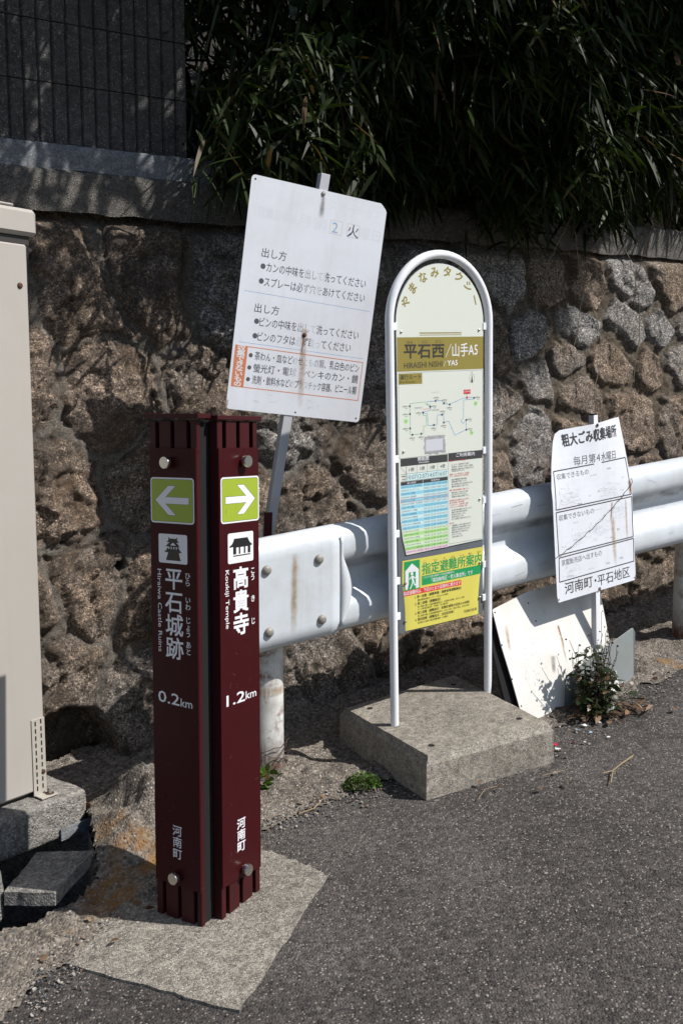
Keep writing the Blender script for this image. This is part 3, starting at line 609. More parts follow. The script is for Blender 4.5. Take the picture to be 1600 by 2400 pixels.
# ================================================================== WAYFINDING PILLAR
K = 1.052; PM = rotm(-.5884, -.0327, -.0222)
pil = thing('wayfinding_pillar', 'maroon four-sided footpath pillar with white arrows on green pointing left and right', 'signpost', (-.4407 * K, 2.2691 * K, 0), PM)
Wd, WW, GG = .1425 * K, .1664 * K, .0433 * K; zb, zpb, zpt, zt = -1.224 * K - .02, -1.1394 * K, -.1159 * K, -.0535 * K
b = MB(); b.box((.015, .0135, zb), (.139 * K, .20, zt - .004), BLACK, .002); b.build('core', pil)
# left board
def board(axis, name):
    """axis 0: face towards -y (left face); 1: face towards +x (right face)"""
    def T(a, d, z):                            # along the board, depth into the pillar, height
        return (a, d, z) if axis == 0 else (WW - d, GG + a, z)
    def bx(mb_, a0, a1, d0, d1, z0, z1, m, c=.0012):
        p = T(a0, d0, z0); q = T(a1, d1, z1); mb_.box(tuple(min(i, j) for i, j in zip(p, q)), tuple(max(i, j) for i, j in zip(p, q)), m, c)
    dep = .0135 if axis == 0 else .027
    mb_ = MB()
    if axis == 0: fr = ((0, .118), (.20, .448), (.527, .79), (.872, 1.0)); fb = ((0, .13), (.205, .475), (.548, .82), (.90, 1.0))
    else: fr = ((0, .125), (.215, .47), (.555, .80), (.892, 1.0)); fb = ((0, .11), (.195, .455), (.54, .80), (.885, 1.0))
    for f0, f1 in fr: bx(mb_, f0 * Wd, f1 * Wd, .0005, dep, zpt - .01, zt, MAROON2)
    for f0, f1 in fb: bx(mb_, f0 * Wd, f1 * Wd, .0005, dep, zb, zpb + .01, MAROON2)
    bx(mb_, .0008, Wd - .0008, .0008, dep - .0005, zpb + .005, zpt - .005, MAROON2)
    fo = mb_.build(name + '_slats' if 0 else 'slatted_frame', pil)
    mb_ = MB(); bx(mb_, .0, Wd, -.0032, .0004, zpb, zpt, MAROON, .0008)
    y = -.0036
    return T, mb_
def face(axis):
    T, mb_ = board(axis, '')
    g = MB()                                   # printed film, laid out in board coordinates then turned onto the face
    k = K; ox = 0 if axis == 0 else GG / k
    X_ = lambda v: (v - (0 if axis == 0 else .0433)) * k
    Z_ = lambda v: v * k
    def rr(x0, z0, x1, z1, r, y, m):           # rounded rectangle
        pts = []
        for cx, cz, a0 in ((x1 - r, z1 - r, 0), (x0 + r, z1 - r, 90), (x0 + r, z0 + r, 180), (x1 - r, z0 + r, 270)):
            for q in range(5): t = R(a0 + q * 22.5); pts.append((cx + r * math.cos(t), cz + r * math.sin(t)))
        g.poly(pts, y, m)
    L1, L2, L3, L4 = -.00335, -.00350, -.00365, -.0038
    if axis == 0: gx0, gx1, gz0, gz1 = X_(.0028), X_(.1365), Z_(-.2873), Z_(-.1828); dr = -1
    else: gx0, gx1, gz0, gz1 = X_(.049), X_(.1867), Z_(-.2882), Z_(-.1822); dr = 1
    rr(gx0, gz0, gx1, gz1, .009, L1, FILMW); rr(gx0 + .0038, gz0 + .0038, gx1 - .0038, gz1 - .0038, .0062, L2, LIMEX); rr(gx0 + .0046, gz0 + .0046, gx1 - .0046, gz1 - .0046, .0056, L3, LIME)
    cx, cz, hw, hh_ = (gx0 + gx1) / 2, (gz0 + gz1) / 2, (gx1 - gx0) / 2, (gz1 - gz0) / 2
    def arrow(e, y, m):
        A_ = [(-.77, 0), (-.17, .64), (.17, .64), (-.30, .145), (.77, .145), (.77, -.145), (-.30, -.145), (.17, -.64), (-.17, -.64)]
        pts = [((p * -dr) * hw * 1.0 * (1 if dr < 0 else -1) * (1 if dr < 0 else 1), q * hh_) for p, q in A_]
        if dr > 0: pts = [(-p * 1.0, q) for p, q in [(a * hw, b_ * hh_) for a, b_ in A_]]
        else: pts = [(a * hw, b_ * hh_) for a, b_ in A_]
        ctr = np.array(pts); 
        if e:
            n = len(pts); out = []
            for i in range(n):
                p0, p1, p2 = ctr[i - 1], ctr[i], ctr[(i + 1) % n]; d1 = (p1 - p0) / np.linalg.norm(p1 - p0); d2 = (p2 - p1) / np.linalg.norm(p2 - p1)
                n1 = np.array([d1[1], -d1[0]]); n2 = np.array([d2[1], -d2[0]]); s_ = -1 if dr < 0 else 1
                bis = (n1 + n2); bis = bis / (1 + n1 @ n2 + 1e-9); bis = bis * min(1, 2 / np.linalg.norm(bis)); out.append(p1 + bis * e * s_)
            ctr = np.array(out)
        g.poly([(cx + p, cz + q) for p, q in ctr], y, m)
    arrow(.0009, L4, LIMEX); arrow(0, L4 - .00015, FILMW)
    if axis == 0: wx0, wx1, wz0, wz1 = X_(.0258), X_(.114), Z_(-.379), Z_(-.312)
    else: wx0, wx1, wz0, wz1 = X_(.072), X_(.164), Z_(-.382), Z_(-.3118)
    rr(wx0, wz0, wx1, wz1, .005, L1, FILMW); cx, cz, hw, hh_ = (wx0 + wx1) / 2, (wz0 + wz1) / 2, (wx1 - wx0) / 2, (wz1 - wz0) / 2
    P_ = lambda pts: [(cx + p * hw, cz + q * hh_) for p, q in pts]
    if axis == 0:                              # a castle keep
        g.poly(P_([(-.50, -.80), (.55, -.80), (.46, -.50), (.42, -.22), (-.32, -.22), (-.40, -.50)]), L2, FILMK)
        g.poly(P_([(-.62, -.26), (-.50, -.14), (-.42, -.04), (-.38, .06), (.44, .06), (.46, -.04), (.54, -.14), (.64, -.26), (.52, -.24), (.42, -.26), (-.38, -.26), (-.5, -.24)]), L2 - .00002, FILMK)
        g.poly(P_([(-.32, .02), (.38, .02), (.38, .20), (-.32, .20)]), L2 - .00004, FILMK)
        g.poly(P_([(-.52, .14), (-.42, .22), (-.32, .38), (.34, .38), (.42, .22), (.52, .14)]), L2 - .00006, FILMK)
        g.poly(P_([(-.24, .34), (.26, .34), (.28, .52), (-.26, .52)]), L2 - .00008, FILMK)
        g.poly(P_([(-.44, .44), (-.34, .52), (-.29, .62), (-.30, .78), (-.25, .78), (-.22, .70), (.24, .70), (.27, .78), (.32, .78), (.31, .62), (.36, .52), (.46, .44)]), L2 - .0001, FILMK)
        g.poly(P_([(-.18, .235), (.22, .235), (.02, .43)]), L3, FILMW)
        for q in (-.27, -.095, .085, .26): g.rect(cx + (q - .035) * hw, cz - .02 * hh_, cx + (q + .035) * hw, cz + .13 * hh_, L3, FILMW)
    else:                                      # a temple hall
        g.poly(P_([(-.52, .62), (.55, .62), (.60, .50), (.72, .28), (.92, .12), (.86, .05), (.70, .08), (-.68, .08), (-.84, .05), (-.90, .12), (-.68, .28), (-.57, .48)]), L2, FILMK)
        for q0, q1 in ((-.60, -.36), (-.16, -.04), (.24, .36), (.55, .76)): g.rect(cx + q0 * hw, cz - .42 * hh_, cx + q1 * hw, cz + .12 * hh_, L2 - .00002, FILMK)
        g.rect(cx - .60 * hw, cz - .56 * hh_, cx + .76 * hw, cz - .485 * hh_, L2, FILMK); g.rect(cx - .60 * hw, cz + .02 * hh_, cx + .76 * hw, cz + .14 * hh_, L2 - .00004, FILMK)
    Lt = L1
    if axis == 0:
        for i, c in enumerate('平石城跡'): g.ch(c, X_(.0715), Z_(-.415 - .0538 * i), .0565, FILMW, Lt, .012, .060)
        for z0, t in ((-.4050, 'ひら'), (-.4600, 'いわ'), (-.5065, 'じょう'), (-.5630, 'あと')):
            for i, c in enumerate(t): g.ch(c, X_(.1140), Z_(z0 - .0158 * i), .0185, FILMW, Lt, .008)
        g.text('Hiraiwa Castle Ruins', X_(.0270), Z_(-.588), Z_(-.3945), .0125, FILMW, Lt, off=.006, rot=True)
        g.text('0.2', X_(.0178), X_(.0840), Z_(-.6935), .0275, FILMW, Lt, zc1=Z_(-.6955), off=.012); g.text('km', X_(.0880), X_(.1235), Z_(-.6995), .0200, FILMW, Lt, off=.008)
        for i, c in enumerate('河南町'): g.ch(c, X_(.0715), Z_(-1.0075 - .0275 * i), .0285, FILMW, Lt, .010, .032)
        kn = ((X_(.0622), Z_(-.1486)), (X_(.0705), Z_(-1.1174)))
    else:
        for i, c in enumerate('高貴寺'): g.ch(c, X_(.1175), Z_(-.4190 - .0545 * i), .0565, FILMW, Lt, .026, .062)
        for z0, t in ((-.4060, 'こう'), (-.4730, 'き'), (-.5270, 'じ')):
            for i, c in enumerate(t): g.ch(c, X_(.1615), Z_(z0 - .0158 * i), .0185, FILMW, Lt, .016)
        g.text('Koukiji Temple', X_(.0690), Z_(-.531), Z_(-.3955), .0125, FILMW, Lt, off=.014, rot=True)
        g.text('1.2', X_(.0625), X_(.1285), Z_(-.7000), .0265, FILMW, Lt, off=.018); g.text('km', X_(.1320), X_(.1712), Z_(-.7010), .0200, FILMW, Lt, off=.010)
        for i, c in enumerate('河南町'): g.ch(c, X_(.1115), Z_(-1.0055 - .0275 * i), .0285, FILMW, Lt, .020, .034)
        kn = ((X_(.1278), Z_(-.1469)), (X_(.1183), Z_(-1.1179)))
    for k in range(16):
        px, pz = rng.uniform(.008, Wd - .008), rng.uniform(zpb + .02, zpt - .02); a_ = rng.uniform(0, 3.14); L_ = rng.uniform(.003, .016); g.line((px, pz), (px + L_ * math.cos(a_), pz + L_ * math.sin(a_)), .0006, L1 - .0006, SCUFF)
    vv = [T(*p) for p in g.v]; o = len(mb_.v); mb_.v += vv
    for f_, m_ in zip(g.f, g.m): mb_.f.append(tuple(i + o for i in f_)); mb_.m.append(mb_.mi(g.mats[m_]))
    sp_ = mb_.build('sign_panel', pil)
    for a, z in kn:
        q = MB(); p = T(a, -.0034, z); ax = (0, -1, 0) if axis == 0 else (1, 0, 0); q.tube([p, tuple(np.array(p) + np.array(ax) * .006)], .008, STEEL, 14); q.knob(tuple(np.array(p) + np.array(ax) * .006), ax, .0150, .013, STEEL, 28); q.build('fixing_knob', sp_, smooth=True)
    return T
TL_ = face(0); TR_ = face(1)
b = MB(); b.box((-.010, -.010, -.006), (.156 * K, .036, .006), MAROON2, .0012, Matrix.Translation((0, 0, zt + .012)) @ Matrix.Rotation(R(.9), 4, 'Y'))
for q in (.035, .125): b.dome((q, .012, zt + .018 - q * .016), (0, 0, 1), .0035, .0015, STEEL, 8)
b.build('cap_plate', pil)
b = MB(); b.box((WW - .032, GG - .006, zt + .001), (WW + .006, GG + Wd + .012, zt + .012), MAROON2, .0012)
for q in (.02, .12): b.dome((WW - .012, GG + q, zt + .012), (0, 0, 1), .0035, .0015, STEEL, 8)
b.build('cap_plate', pil)

# ================================================================== BUS STOP SIGN
K = 1.064; BM = rotm(.629, .0231, -.0433)
bus = thing('bus_stop_sign', 'white arched bus stop sign with route map and yellow shelter notice on a concrete block', 'bus stop sign', (.3032 * K, 3.0066 * K, 0), BM)
HB1 = (0.000328036, -1.69871e-06, -0.243698, -1.42263e-05, -0.000244578, 0.455507, -6.4251e-05, -1.27621e-05); HB2 = (0.000337752, -1.74903e-06, -0.254858, -1.46476e-05, -0.000251822, -0.0986086, -6.6154e-05, -1.31401e-05)
def hm(h, a, b_): d = h[6] * a + h[7] * b_ + 1; return ((h[0] * a + h[1] * b_ + h[2]) / d * K, (h[3] * a + h[4] * b_ + h[5]) / d * K)
U1 = lambda a, b_: hm(HB1, a, b_)              # print layout, upper half of the panel
U2 = lambda a, b_: hm(HB2, a, b_)              # print layout, lower half
ra = .1984 * K; zs = .2246 * K; zf = -1.005 * K - .035; rt_ = .0136
b = MB(); path = [(-ra, 0, zf)] + [(-ra, 0, zf + (zs - zf) * k / 8) for k in range(1, 8)] + [(ra * math.cos(math.pi - math.pi * k / 28), 0, zs + ra * math.sin(math.pi * k / 28)) for k in range(29)] + [(ra, 0, zs - (zs - zf) * k / 8) for k in range(1, 9)]
b.tube(path, rt_, WHITE_TUBE, 22); b.build('tube_frame', bus, smooth=True)
for sx in (-1, 1):
    for z in (.212, -.175, -.335 if sx > 0 else -.40, -.545, -.655):
        b = MB(); b.box((min(sx * .172, sx * .188) * K, -.004, (z - .011) * K), (max(sx * .172, sx * .188) * K, .004, (z + .011) * K), WHITE_TUBE, .001); b.build('bracket_tab', bus)
pw = .1755 * K
b = MB(); arch = [(-pw, -.712 * K), (pw, -.710 * K), (pw, zs)] + [(pw * math.cos(t), zs + pw * .985 * math.sin(t)) for t in np.linspace(0, math.pi, 30)[1:-1]] + [(-pw, zs)]
b.prism(arch, .002, .0045, GREYB); b.build('back_plate', bus)
# printed sheet with its lower left corner curling away
def circ(mb_, p, r, y, m): mb_.disc(p[0], p[1], r, y, m)
s_ = MB(); zt_l = -.470 * K; xw = .174 * K
out = [(-.1445 * K, zt_l), (xw, -.4615 * K), (xw, zs)] + [(xw * math.cos(t), zs + xw * .985 * math.sin(t)) for t in np.linspace(0, math.pi, 30)[1:-1]] + [(-xw, zs), (-.170 * K, -.28 * K), (-.166 * K, -.36 * K), (-.158 * K, -.42 * K)]
s_.prism(out, -.0012, .0018, OFFW)
y1, y2, y3, y4 = -.00132, -.00144, -.00156, -.00168
q = lambda *p: [U1(*i) for i in p]
for c, (px, py, rot) in zip('やまなみタクシー', ((342, 722, 80), (420, 567, 52), (537, 443, 24), (672, 384, 6), (818, 381, -14), (950, 437, -34), (1056, 545, -54), (1133, 704, -74))):
    v_, f_ = glyphs(c, 0.0); cx, cz = U1(px, py); a_ = R(rot); e = .0345 * K; gx = (v_[:, 0] - .5) * e; gy = (v_[:, 1] - .36) * e
    s_.glyph_add(cx + gx * math.cos(a_) - gy * math.sin(a_), cz + gx * math.sin(a_) + gy * math.cos(a_), f_, gx * 0, OLIVE, y1, None, .0009)
lx0, lz0 = U1(500, 1092); lx1, lz1 = U1(980, 1070); s_.rect(lx0, lz0 + .001, lx1, lz0 + .0048, y1, OLIVE); s_.rect(lx0, lz0 - .0046, lx1, lz0 - .0022, y1, OLIVE)
s_.rect(-.1725 * K, .0815 * K, xw, .181 * K, y1, OLIVE)
def row_text(mb_, t, pl, pr, h, m, y, off=0.0): mb_.text(t, pl[0], pr[0], pl[1], h, m, y, zc1=pr[1], off=off)
row_text(s_, '平石西', U1(322, 1292), U1(780, 1285), .0395 * K, INKB, y2, .030)
for t, pa, pb in (('ひら', (355, 1190), (418, 1187)), ('いし', (530, 1186), (592, 1180)), ('にし', (686, 1177), (750, 1171))): row_text(s_, t, U1(*pa), U1(*pb), .0095 * K, INKB, y2, .01)
s_.line(U1(800, 1358), U1(862, 1205), .0018, y2, FILMW); row_text(s_, '山手A5', U1(875, 1282), U1(1165, 1268), .0375 * K, FILMW, y2, .008)
row_text(s_, 'HIRAISHI NISHI', U1(322, 1457), U1(760, 1433), .0165 * K, INKB, y2, .012); s_.line(U1(775, 1465), U1(800, 1398), .0012, y2, FILMW); row_text(s_, 'YA5', U1(820, 1425), U1(935, 1420), .0155 * K, FILMW, y2, .02)
s_.frame(-.168 * K, -.1745 * K, .1725 * K, .0785 * K, .0009, y1, INKG)
xa, za = U1(260, 1552); xb_, zb_ = U1(528, 1660); s_.rect(-.1671 * K, .0440 * K, -.0770 * K, .0757 * K, y2, OLIVE)
row_text(s_, '運行ルート', U1(274, 1592), U1(515, 1580), .0135 * K, INKB, y3, .012); row_text(s_, 'Bus Routes', U1(274, 1645), U1(448, 1638), .0066 * K, INKB, y3)
cx, cz = U1(1100, 1600)
for k in range(24):
    t0, t1 = 2 * math.pi * k / 24, 2 * math.pi * (k + 1) / 24; s_.line((cx + .0115 * math.cos(t0), cz + .0145 * math.sin(t0)), (cx + .0115 * math.cos(t1), cz + .0145 * math.sin(t1)), .0007, y2, INKG)
s_.poly([(cx - .0042, cz - .013), (cx + .0042, cz - .013), (cx, cz + .0135)], y3, INK); s_.ch('N', cx, cz + .0195, .007, INKG, y2)
# route map
BL_ = [[(590, 1868), (683, 1860), (757, 1855), (778, 1887), (845, 1900), (1000, 1828), (1043, 1822), (1124, 1815)], [(1124, 1838), (1004, 1850), (1004, 2055), (975, 2090), (1000, 2120), (1035, 2078), (1035, 2190), (902, 2253), (835, 2093), (778, 2107), (776, 2015), (705, 2022), (700, 2135), (597, 2143), (590, 2005), (545, 2005)], [(590, 1868), (588, 1905), (622, 1927), (628, 1965), (540, 1990)]]
GL_ = [[(622, 1927), (620, 1902), (570, 1898), (570, 1870), (388, 1890), (388, 1920), (390, 2010), (392, 2175), (393, 2250), (418, 2248), (520, 2237), (545, 2228), (547, 2150), (580, 2147), (577, 2025), (540, 2030), (540, 1990)]]
for ls, m_ in ((BL_, BLUEI), (GL_, GREENI)):
    for l_ in ls:
        for p0, p1 in zip(l_, l_[1:]):
            s_.line(U1(*p0), U1(*p1), .0013, y2, m_); mx_, mz_ = (np.array(U1(*p0)) + np.array(U1(*p1))) / 2
            if math.hypot(p1[0] - p0[0], p1[1] - p0[1]) > 60: s_.disc(mx_, mz_, .0016, y3, m_, 6)
s_.line(U1(540, 1958), U1(625, 1945), .001, y2, REDI)
ST_ = {'A1': (622, 1927, 1), 'A2': (683, 1860, 0), 'A3': (778, 1887, 0), 'A4': (845, 1900, 2), 'A6': (1124, 1825, 1), 'A7': (1035, 2078, 1), 'A8': (1035, 2190, 1), 'A9': (778, 2107, 2), 'A10': (757, 2018, 0), 'A11': (665, 2136, 2), 'A12': (540, 1993, 3), 'A13': (388, 1920, 3), 'A14': (390, 2010, 3), 'A15': (392, 2175, 3), 'A16': (418, 2248, 2), 'A17': (520, 2237, 2)}
for nm_, (px, py, side) in ST_.items():
    cx, cz = U1(px, py); s_.disc(cx, cz, .0036, y4, INK, 10); w_ = .0195
    ox, oz = {0: (-.008, .0105), 1: (.0045, .0015), 2: (-.012, -.0105), 3: (-.0295, 0)}[side]
    s_.text('山手' + nm_, cx + ox, cx + ox + w_ + .002, cz + oz, .0052, INK, y4); s_.text('Y' + nm_, cx + ox + w_ * .45, cx + ox + w_, cz + oz - .0062, .0030, INKG, y4)
rx0, rz0 = U1(1005, 1782); rx1, rz1 = U1(1083, 1728); s_.rect(rx0, rz0, rx1, rz1, y3, REDI); s_.text('山手A5', rx0 + .002, rx1 - .002, (rz0 + rz1) / 2 + .001, .0062, FILMW, y4); cx, cz = U1(1043, 1822); s_.disc(cx, cz, .0045, y4, REDI, 6); s_.line((cx, cz), (cx, rz0), .0012, y3, REDI)
for px, py, t in ((1143, 1888, '持尾'), (1097, 2225, '加納'), (343, 2093, '大宝')): cx, cz = U1(px, py); s_.disc(cx, cz, .0078, y2, ROWG, 14); s_.text(t, cx - .006, cx + .006, cz, .005, GREENI, y3)
for px, py, t in ((682, 1760, 'ぷくぷくドーム'), (485, 1940, '河南町役場'), (680, 1965, '河南町役場前')): cx, cz = U1(px, py); s_.text(t, cx - .016, cx + .016, cz, .0048, INKF, y3)
# torn sticker, lower edge of the map
ax, az = -.0700 * K, -.1690 * K; bx_, bz_ = .0135 * K, -.1145 * K; pts = []
for k in range(44):
    t = k / 44 * 4; e = t % 1; j = rng.normal(0, .0016)
    pts.append(((ax + (bx_ - ax) * e, az + j), (bx_ + j, az + (bz_ - az) * e), (bx_ - (bx_ - ax) * e, bz_ + j), (ax + j, bz_ - (bz_ - az) * e))[int(t)])
s_.poly(pts, y3, STICK); s_.rect(ax + .006, az + .009, bx_ - .010, bz_ - .011, y4, INKFF)
# timetable
s_.rect(-.1640 * K, -.1985 * K, .0235 * K, -.1755 * K, y2, CHAR); s_.rect(.0262 * K, -.1985 * K, .1715 * K, -.1730 * K, y2, CHAR)
row_text(s_, '時刻表', U2(480, 275), U2(608, 262), .0125 * K, FILMW, y3, .015); row_text(s_, 'Timetable', U2(485, 315), U2(608, 300), .0055 * K, FILMW, y3); row_text(s_, 'ご利用案内', U2(920, 230), U2(1130, 210), .0110 * K, FILMW, y3, .012)
s_.frame(.0262 * K, -.4590 * K, .1715 * K, -.1730 * K, .0009, y1, INKG)
tx0, txc, tx1 = -.1640 * K, -.1420 * K, .0235 * K; s_.rect(txc, -.2440 * K, tx1, -.2225 * K, y2, ROWB2)
for i in range(4):
    xx = txc + (tx1 - txc) * i / 4; xn = txc + (tx1 - txc) * (i + 1) / 4; s_.text('%d便' % (i + 1), xx + .011, xn - .011, -.2105 * K, .0105 * K, INKG, y3); s_.text('%d:07' % (10 + 2 * i), xx + .0035, xn - .0025, -.2335 * K, .0128 * K, INKG, y3)
    s_.line((xx, -.2440 * K), (xx, -.1990 * K), .0006 if i else .0012, y3, INKG)
for z in (-.2225, -.2440): s_.line((tx0, z * K), (tx1, z * K), .0009, y3, INKG)
s_.line((tx0, -.2 * K), (txc, -.222 * K), .0006, y3, INKG); s_.text('時間', tx0 + .004, txc - .004, -.2290 * K, .0052, INK, y3); s_.text('方面', tx0 + .004, txc - .004, -.2380 * K, .0052, INK, y3)
s_.rect(tx0, -.2560 * K, -.0775 * K, -.2455 * K, y2, CHAR); s_.rect(-.0760 * K, -.2560 * K, tx1, -.2455 * K, y2, CHAR); s_.text('運行経路', -.140 * K, -.105 * K, -.2507 * K, .0058, FILMW, y3); s_.text('発車時刻', -.045 * K, -.010 * K, -.2507 * K, .0058, FILMW, y3)
ROWS = [('山手A1/YA1 かなんぴあ(始点)', '00'), ('山手A2/YA2 ぷくぷくドーム', '02'), ('山手A3/YA3 北加納', '03'), ('山手A4/YA4 北加納東', '03'), ('山手A5/YA5 平石西', '07'), ('山手A6/YA6 平石地区・老人集会所', '07'), ('山手A7/YA7 持尾', '12'), ('山手A8/YA8 ポンプ場前', '15'), ('山手A9/YA9 南加納西', '18'), ('山手A10/YA10 南加納', '21'), ('山手A11/YA11 白木東', '22'), ('山手A12/YA12 河南町役場', '25'), ('山手A1/YA1 かなんぴあ', '28'), ('山手A13/YA13 北大宝', '31'), ('山手A14/YA14 大宝', '31'), ('山手A15/YA15 北新田', '32'), ('山手A16/YA16 東山', '34'), ('山手A17/YA17 芹生谷', '34'), ('山手A12/YA12 河南町役場', '40'), ('山手A1/YA1 かなんぴあ(終点)', '41')]
rh = (.4665 - .2560) / 20 * K
for i, (nm_, mn) in enumerate(ROWS):
    zt2 = -.2560 * K - i * rh; zb2 = zt2 - rh; c_ = PINK if i == 19 else ((ROWB, ROWB2)[i % 2] if i < 13 else (ROWG2, ROWG)[(i + 1) % 2 if i != 13 else 0])
    lx = tx0 + max(0, (i - 7) / 13) ** 1.5 * .020; s_.rect(lx, zb2, -.0775 * K, zt2, y2, c_); s_.rect(-.0760 * K, zb2, tx1, zt2, y2, c_)
    lx2 = lx + .002; wl = min(.0044 * len(nm_) + .004, -.0785 * K - lx2); s_.text(nm_, lx2, lx2 + wl, (zt2 + zb2) / 2, .0062, INKG, y3)
    for k in range(4): x_ = -.0725 * K + k * .0243 * K; s_.text('%d:%s' % (10 + 2 * k, mn), x_, x_ + .0205 * K, (zt2 + zb2) / 2, .0064, INKG, y3)
    if i == 4: s_.frame(lx, zb2, tx1, zt2, .0009, y4, REDI)
INFO = [(298, 1, '●運行日：火・水・木・土曜日運行'), (340, 0, '火、水、木、土曜日が祝日でも運行。'), (367, 0, '年末年始（12月29日～1月3日）は運休。'), (394, 0, '警報発令時には運行を中止する場合があります。'), (414, 0, '予めお問い合わせください。'), (455, 1, '●運賃：大人（中学生以上）100円/回'), (478, 1, '　　　　小人（小学生以下）50円/回'), (512, 0, '幼児は保護者同伴の場合は無料。'), (537, 0, '回数券は車内で販売しています。'), (566, 0, '障がい者手帳をお持ちの方は割引があります。'), (592, 0, '乗車の際に運転手にご提示ください。'), (636, 1, '●車いす等の利用は事前にご相談ください'), (662, 0, '車両の都合により対応できない場合'), (686, 0, 'がありますのでご了承ください。'), (710, 0, '手荷物の多い場合はご相談ください。'), (755, 1, '●予約運行がある停留所はかなんぴあまで'), (780, 1, '　乗り換え運賃は一回分の運賃'), (806, 1, '　やまなみタクシーへの乗り継ぎ・無料'), (832, 1, '　カナちゃんバスへの乗り継ぎ・無料'), (862, 0, '乗り継ぎの際は運転手に申し出てください。'), (888, 0, '運転手から乗り継ぎ券を受け取り、'), (914, 0, '乗り継ぎ先でお渡しください。'), (940, 0, '当日限り有効となります。'), (966, 0, '詳しくは町役場へお問い合わせください。'), (1016, 1, '●その他'), (1040, 0, '交通事情等により遅れる場合があります。'), (1066, 0, '乗車定員を超える場合は乗車できません。'), (1092, 0, '停留所以外での乗り降りはできません。'), (1118, 0, '運転中は危険ですので席をお立ちに'), (1144, 0, 'ならないでください。'), (1170, 0, 'ご協力をお願いします。')]
for py, red, t in INFO:
    x_, z_ = U2(840, py); x_ = .0315 * K + (0 if red else .008 * K); z_ = U2(840 if red else 870, py)[1]; wl = min(.0046 * len(t), .1690 * K - x_); s_.text(t, x_, x_ + wl, z_, .0056, REDI if red else INKG, y3)
rp_ = s_.build('route_panel', bus)
# yellow shelter notice, its edges slightly cockled
def ywarp(v):
    e = np.clip((np.abs(v[:, 0]) - .135) / .05, 0, 1); v = v.copy(); v[:, 1] += np.where(v[:, 0] < 0, 1, .6) * e ** 2 * .010 * np.clip((-.52 * K - v[:, 2]) / .2 + .3, 0, 1); return v
s_ = MB(); yx0, yx1, yz0, yz1 = -.1605 * K, .1765 * K, -.7075 * K, -.4865 * K
nx, nz = 61, 16; gv = [(yx0 + (yx1 - yx0) * i / (nx - 1), -.0004, yz0 + (yz1 - yz0) * j / (nz - 1)) for i in range(nx) for j in range(nz)]
s_.add(gv, [tuple(int(k) for k in f_) for f_ in grid_quads(nx, nz)], YEL)
y1, y2, y3, y4 = -.00062, -.00074, -.00086, -.00098
s_.rectg(-.1540 * K, -.5810 * K, -.0920 * K, -.4905 * K, y1, SGREEN); hp = [(-.1500, -.578), (-.0965, -.578), (-.0965, -.520), (-.1235, -.4985), (-.1500, -.520)]; s_.poly([(a * K, c * K) for a, c in hp], -.0013, FILMW)
s_.rect(-.1360 * K, -.5770 * K, -.1095 * K, -.5255 * K, -.0015, SGREEN)
for pts in ([(-.1275, -.538), (-.1195, -.536), (-.1170, -.554), (-.1235, -.557)], [(-.1275, -.538), (-.1370, -.546), (-.1350, -.5485), (-.1270, -.5425)], [(-.1200, -.537), (-.1125, -.544), (-.1095, -.5405), (-.1085, -.5425), (-.1125, -.548), (-.1195, -.542)], [(-.1235, -.556), (-.1180, -.554), (-.1245, -.569), (-.1310, -.578), (-.1355, -.578), (-.1285, -.568)], [(-.1200, -.556), (-.1165, -.553), (-.1130, -.564), (-.1020, -.566), (-.1025, -.570), (-.1155, -.569)]): s_.poly([(a * K, c * K) for a, c in pts], -.0017, FILMW)
s_.disc(-.1245 * K, -.5305 * K, .0052 * K, -.0017, FILMW)
s_.text('指定避難所案内', -.0830 * K, .1700 * K, -.5240 * K, .0330 * K, SGREEN, y2, off=.018)
for xx, t in ((-.0700, 'し'), (-.0290, 'てい'), (.0085, 'ひ'), (.0450, 'なん'), (.0830, 'しょ'), (.1180, 'あん'), (.1570, 'ない')): s_.text(t, (xx - .0035 * len(t)) * K, (xx + .0040 * len(t)) * K, -.5010 * K, .0075, INKB, y2)
s_.rectg(-.0843 * K, -.5740 * K, .1711 * K, -.5445 * K, y1, SGREEN); s_.text('このバス停の最寄りの指定避難所は', -.0790 * K, .0500 * K, -.5505 * K, .0068, FILMW, y2); s_.text('「南加納地区・老人集会所」です', -.0450 * K, .1300 * K, -.5640 * K, .0135 * K, FILMW, y2, off=.008)
s_.rectg(-.1590 * K, -.5980 * K, .0800 * K, -.5815 * K, y1, SRED); s_.text('指定避難所は、下記のとおり段階的に開きます', -.1560 * K, .0770 * K, -.5897 * K, .0115 * K, FILMW, y2, off=.008)
for z, big, t, x1_ in ((-.6070, 1, '1. 第一段階（避難準備・高齢者等避難開始）', .0800), (-.6180, 0, '農村環境改善センター（かなんぴあ横）', .0230), (-.6290, 1, '2. 第二段階（避難勧告）', -.0080), (-.6395, 0, '第一段階で開いた指定避難場所及び、大宝地区公民館、石川こども園', .0920), (-.6475, 0, 'さくら坂地区集会所・中地区・老人集会所', .0230), (-.6585, 1, '3. 第三段階（避難指示：危険区域等の住民のみ対象）', .1160), (-.6690, 0, '第二段階で開いた指定避難場所及び、かなんぴあ、河内小学校、中村小学校', .1140), (-.6795, 1, '4. 第四段階（避難指示：全住民対象）', .0480), (-.6900, 0, '各地区の全部の指定避難場所（13箇所）', .0240)):
    x0_ = -.1130 if big else -.1020; s_.text(t, x0_ * K, x1_ * K, z * K, (.0088 if big else .0060) * K, INKB, y2, off=.012 if big else 0)
s_.text('河南町役場', .0900 * K, .1480 * K, -.6880 * K, .0092 * K, INKB, y2)
yp_ = s_.build('shelter_panel', bus, warp=ywarp)
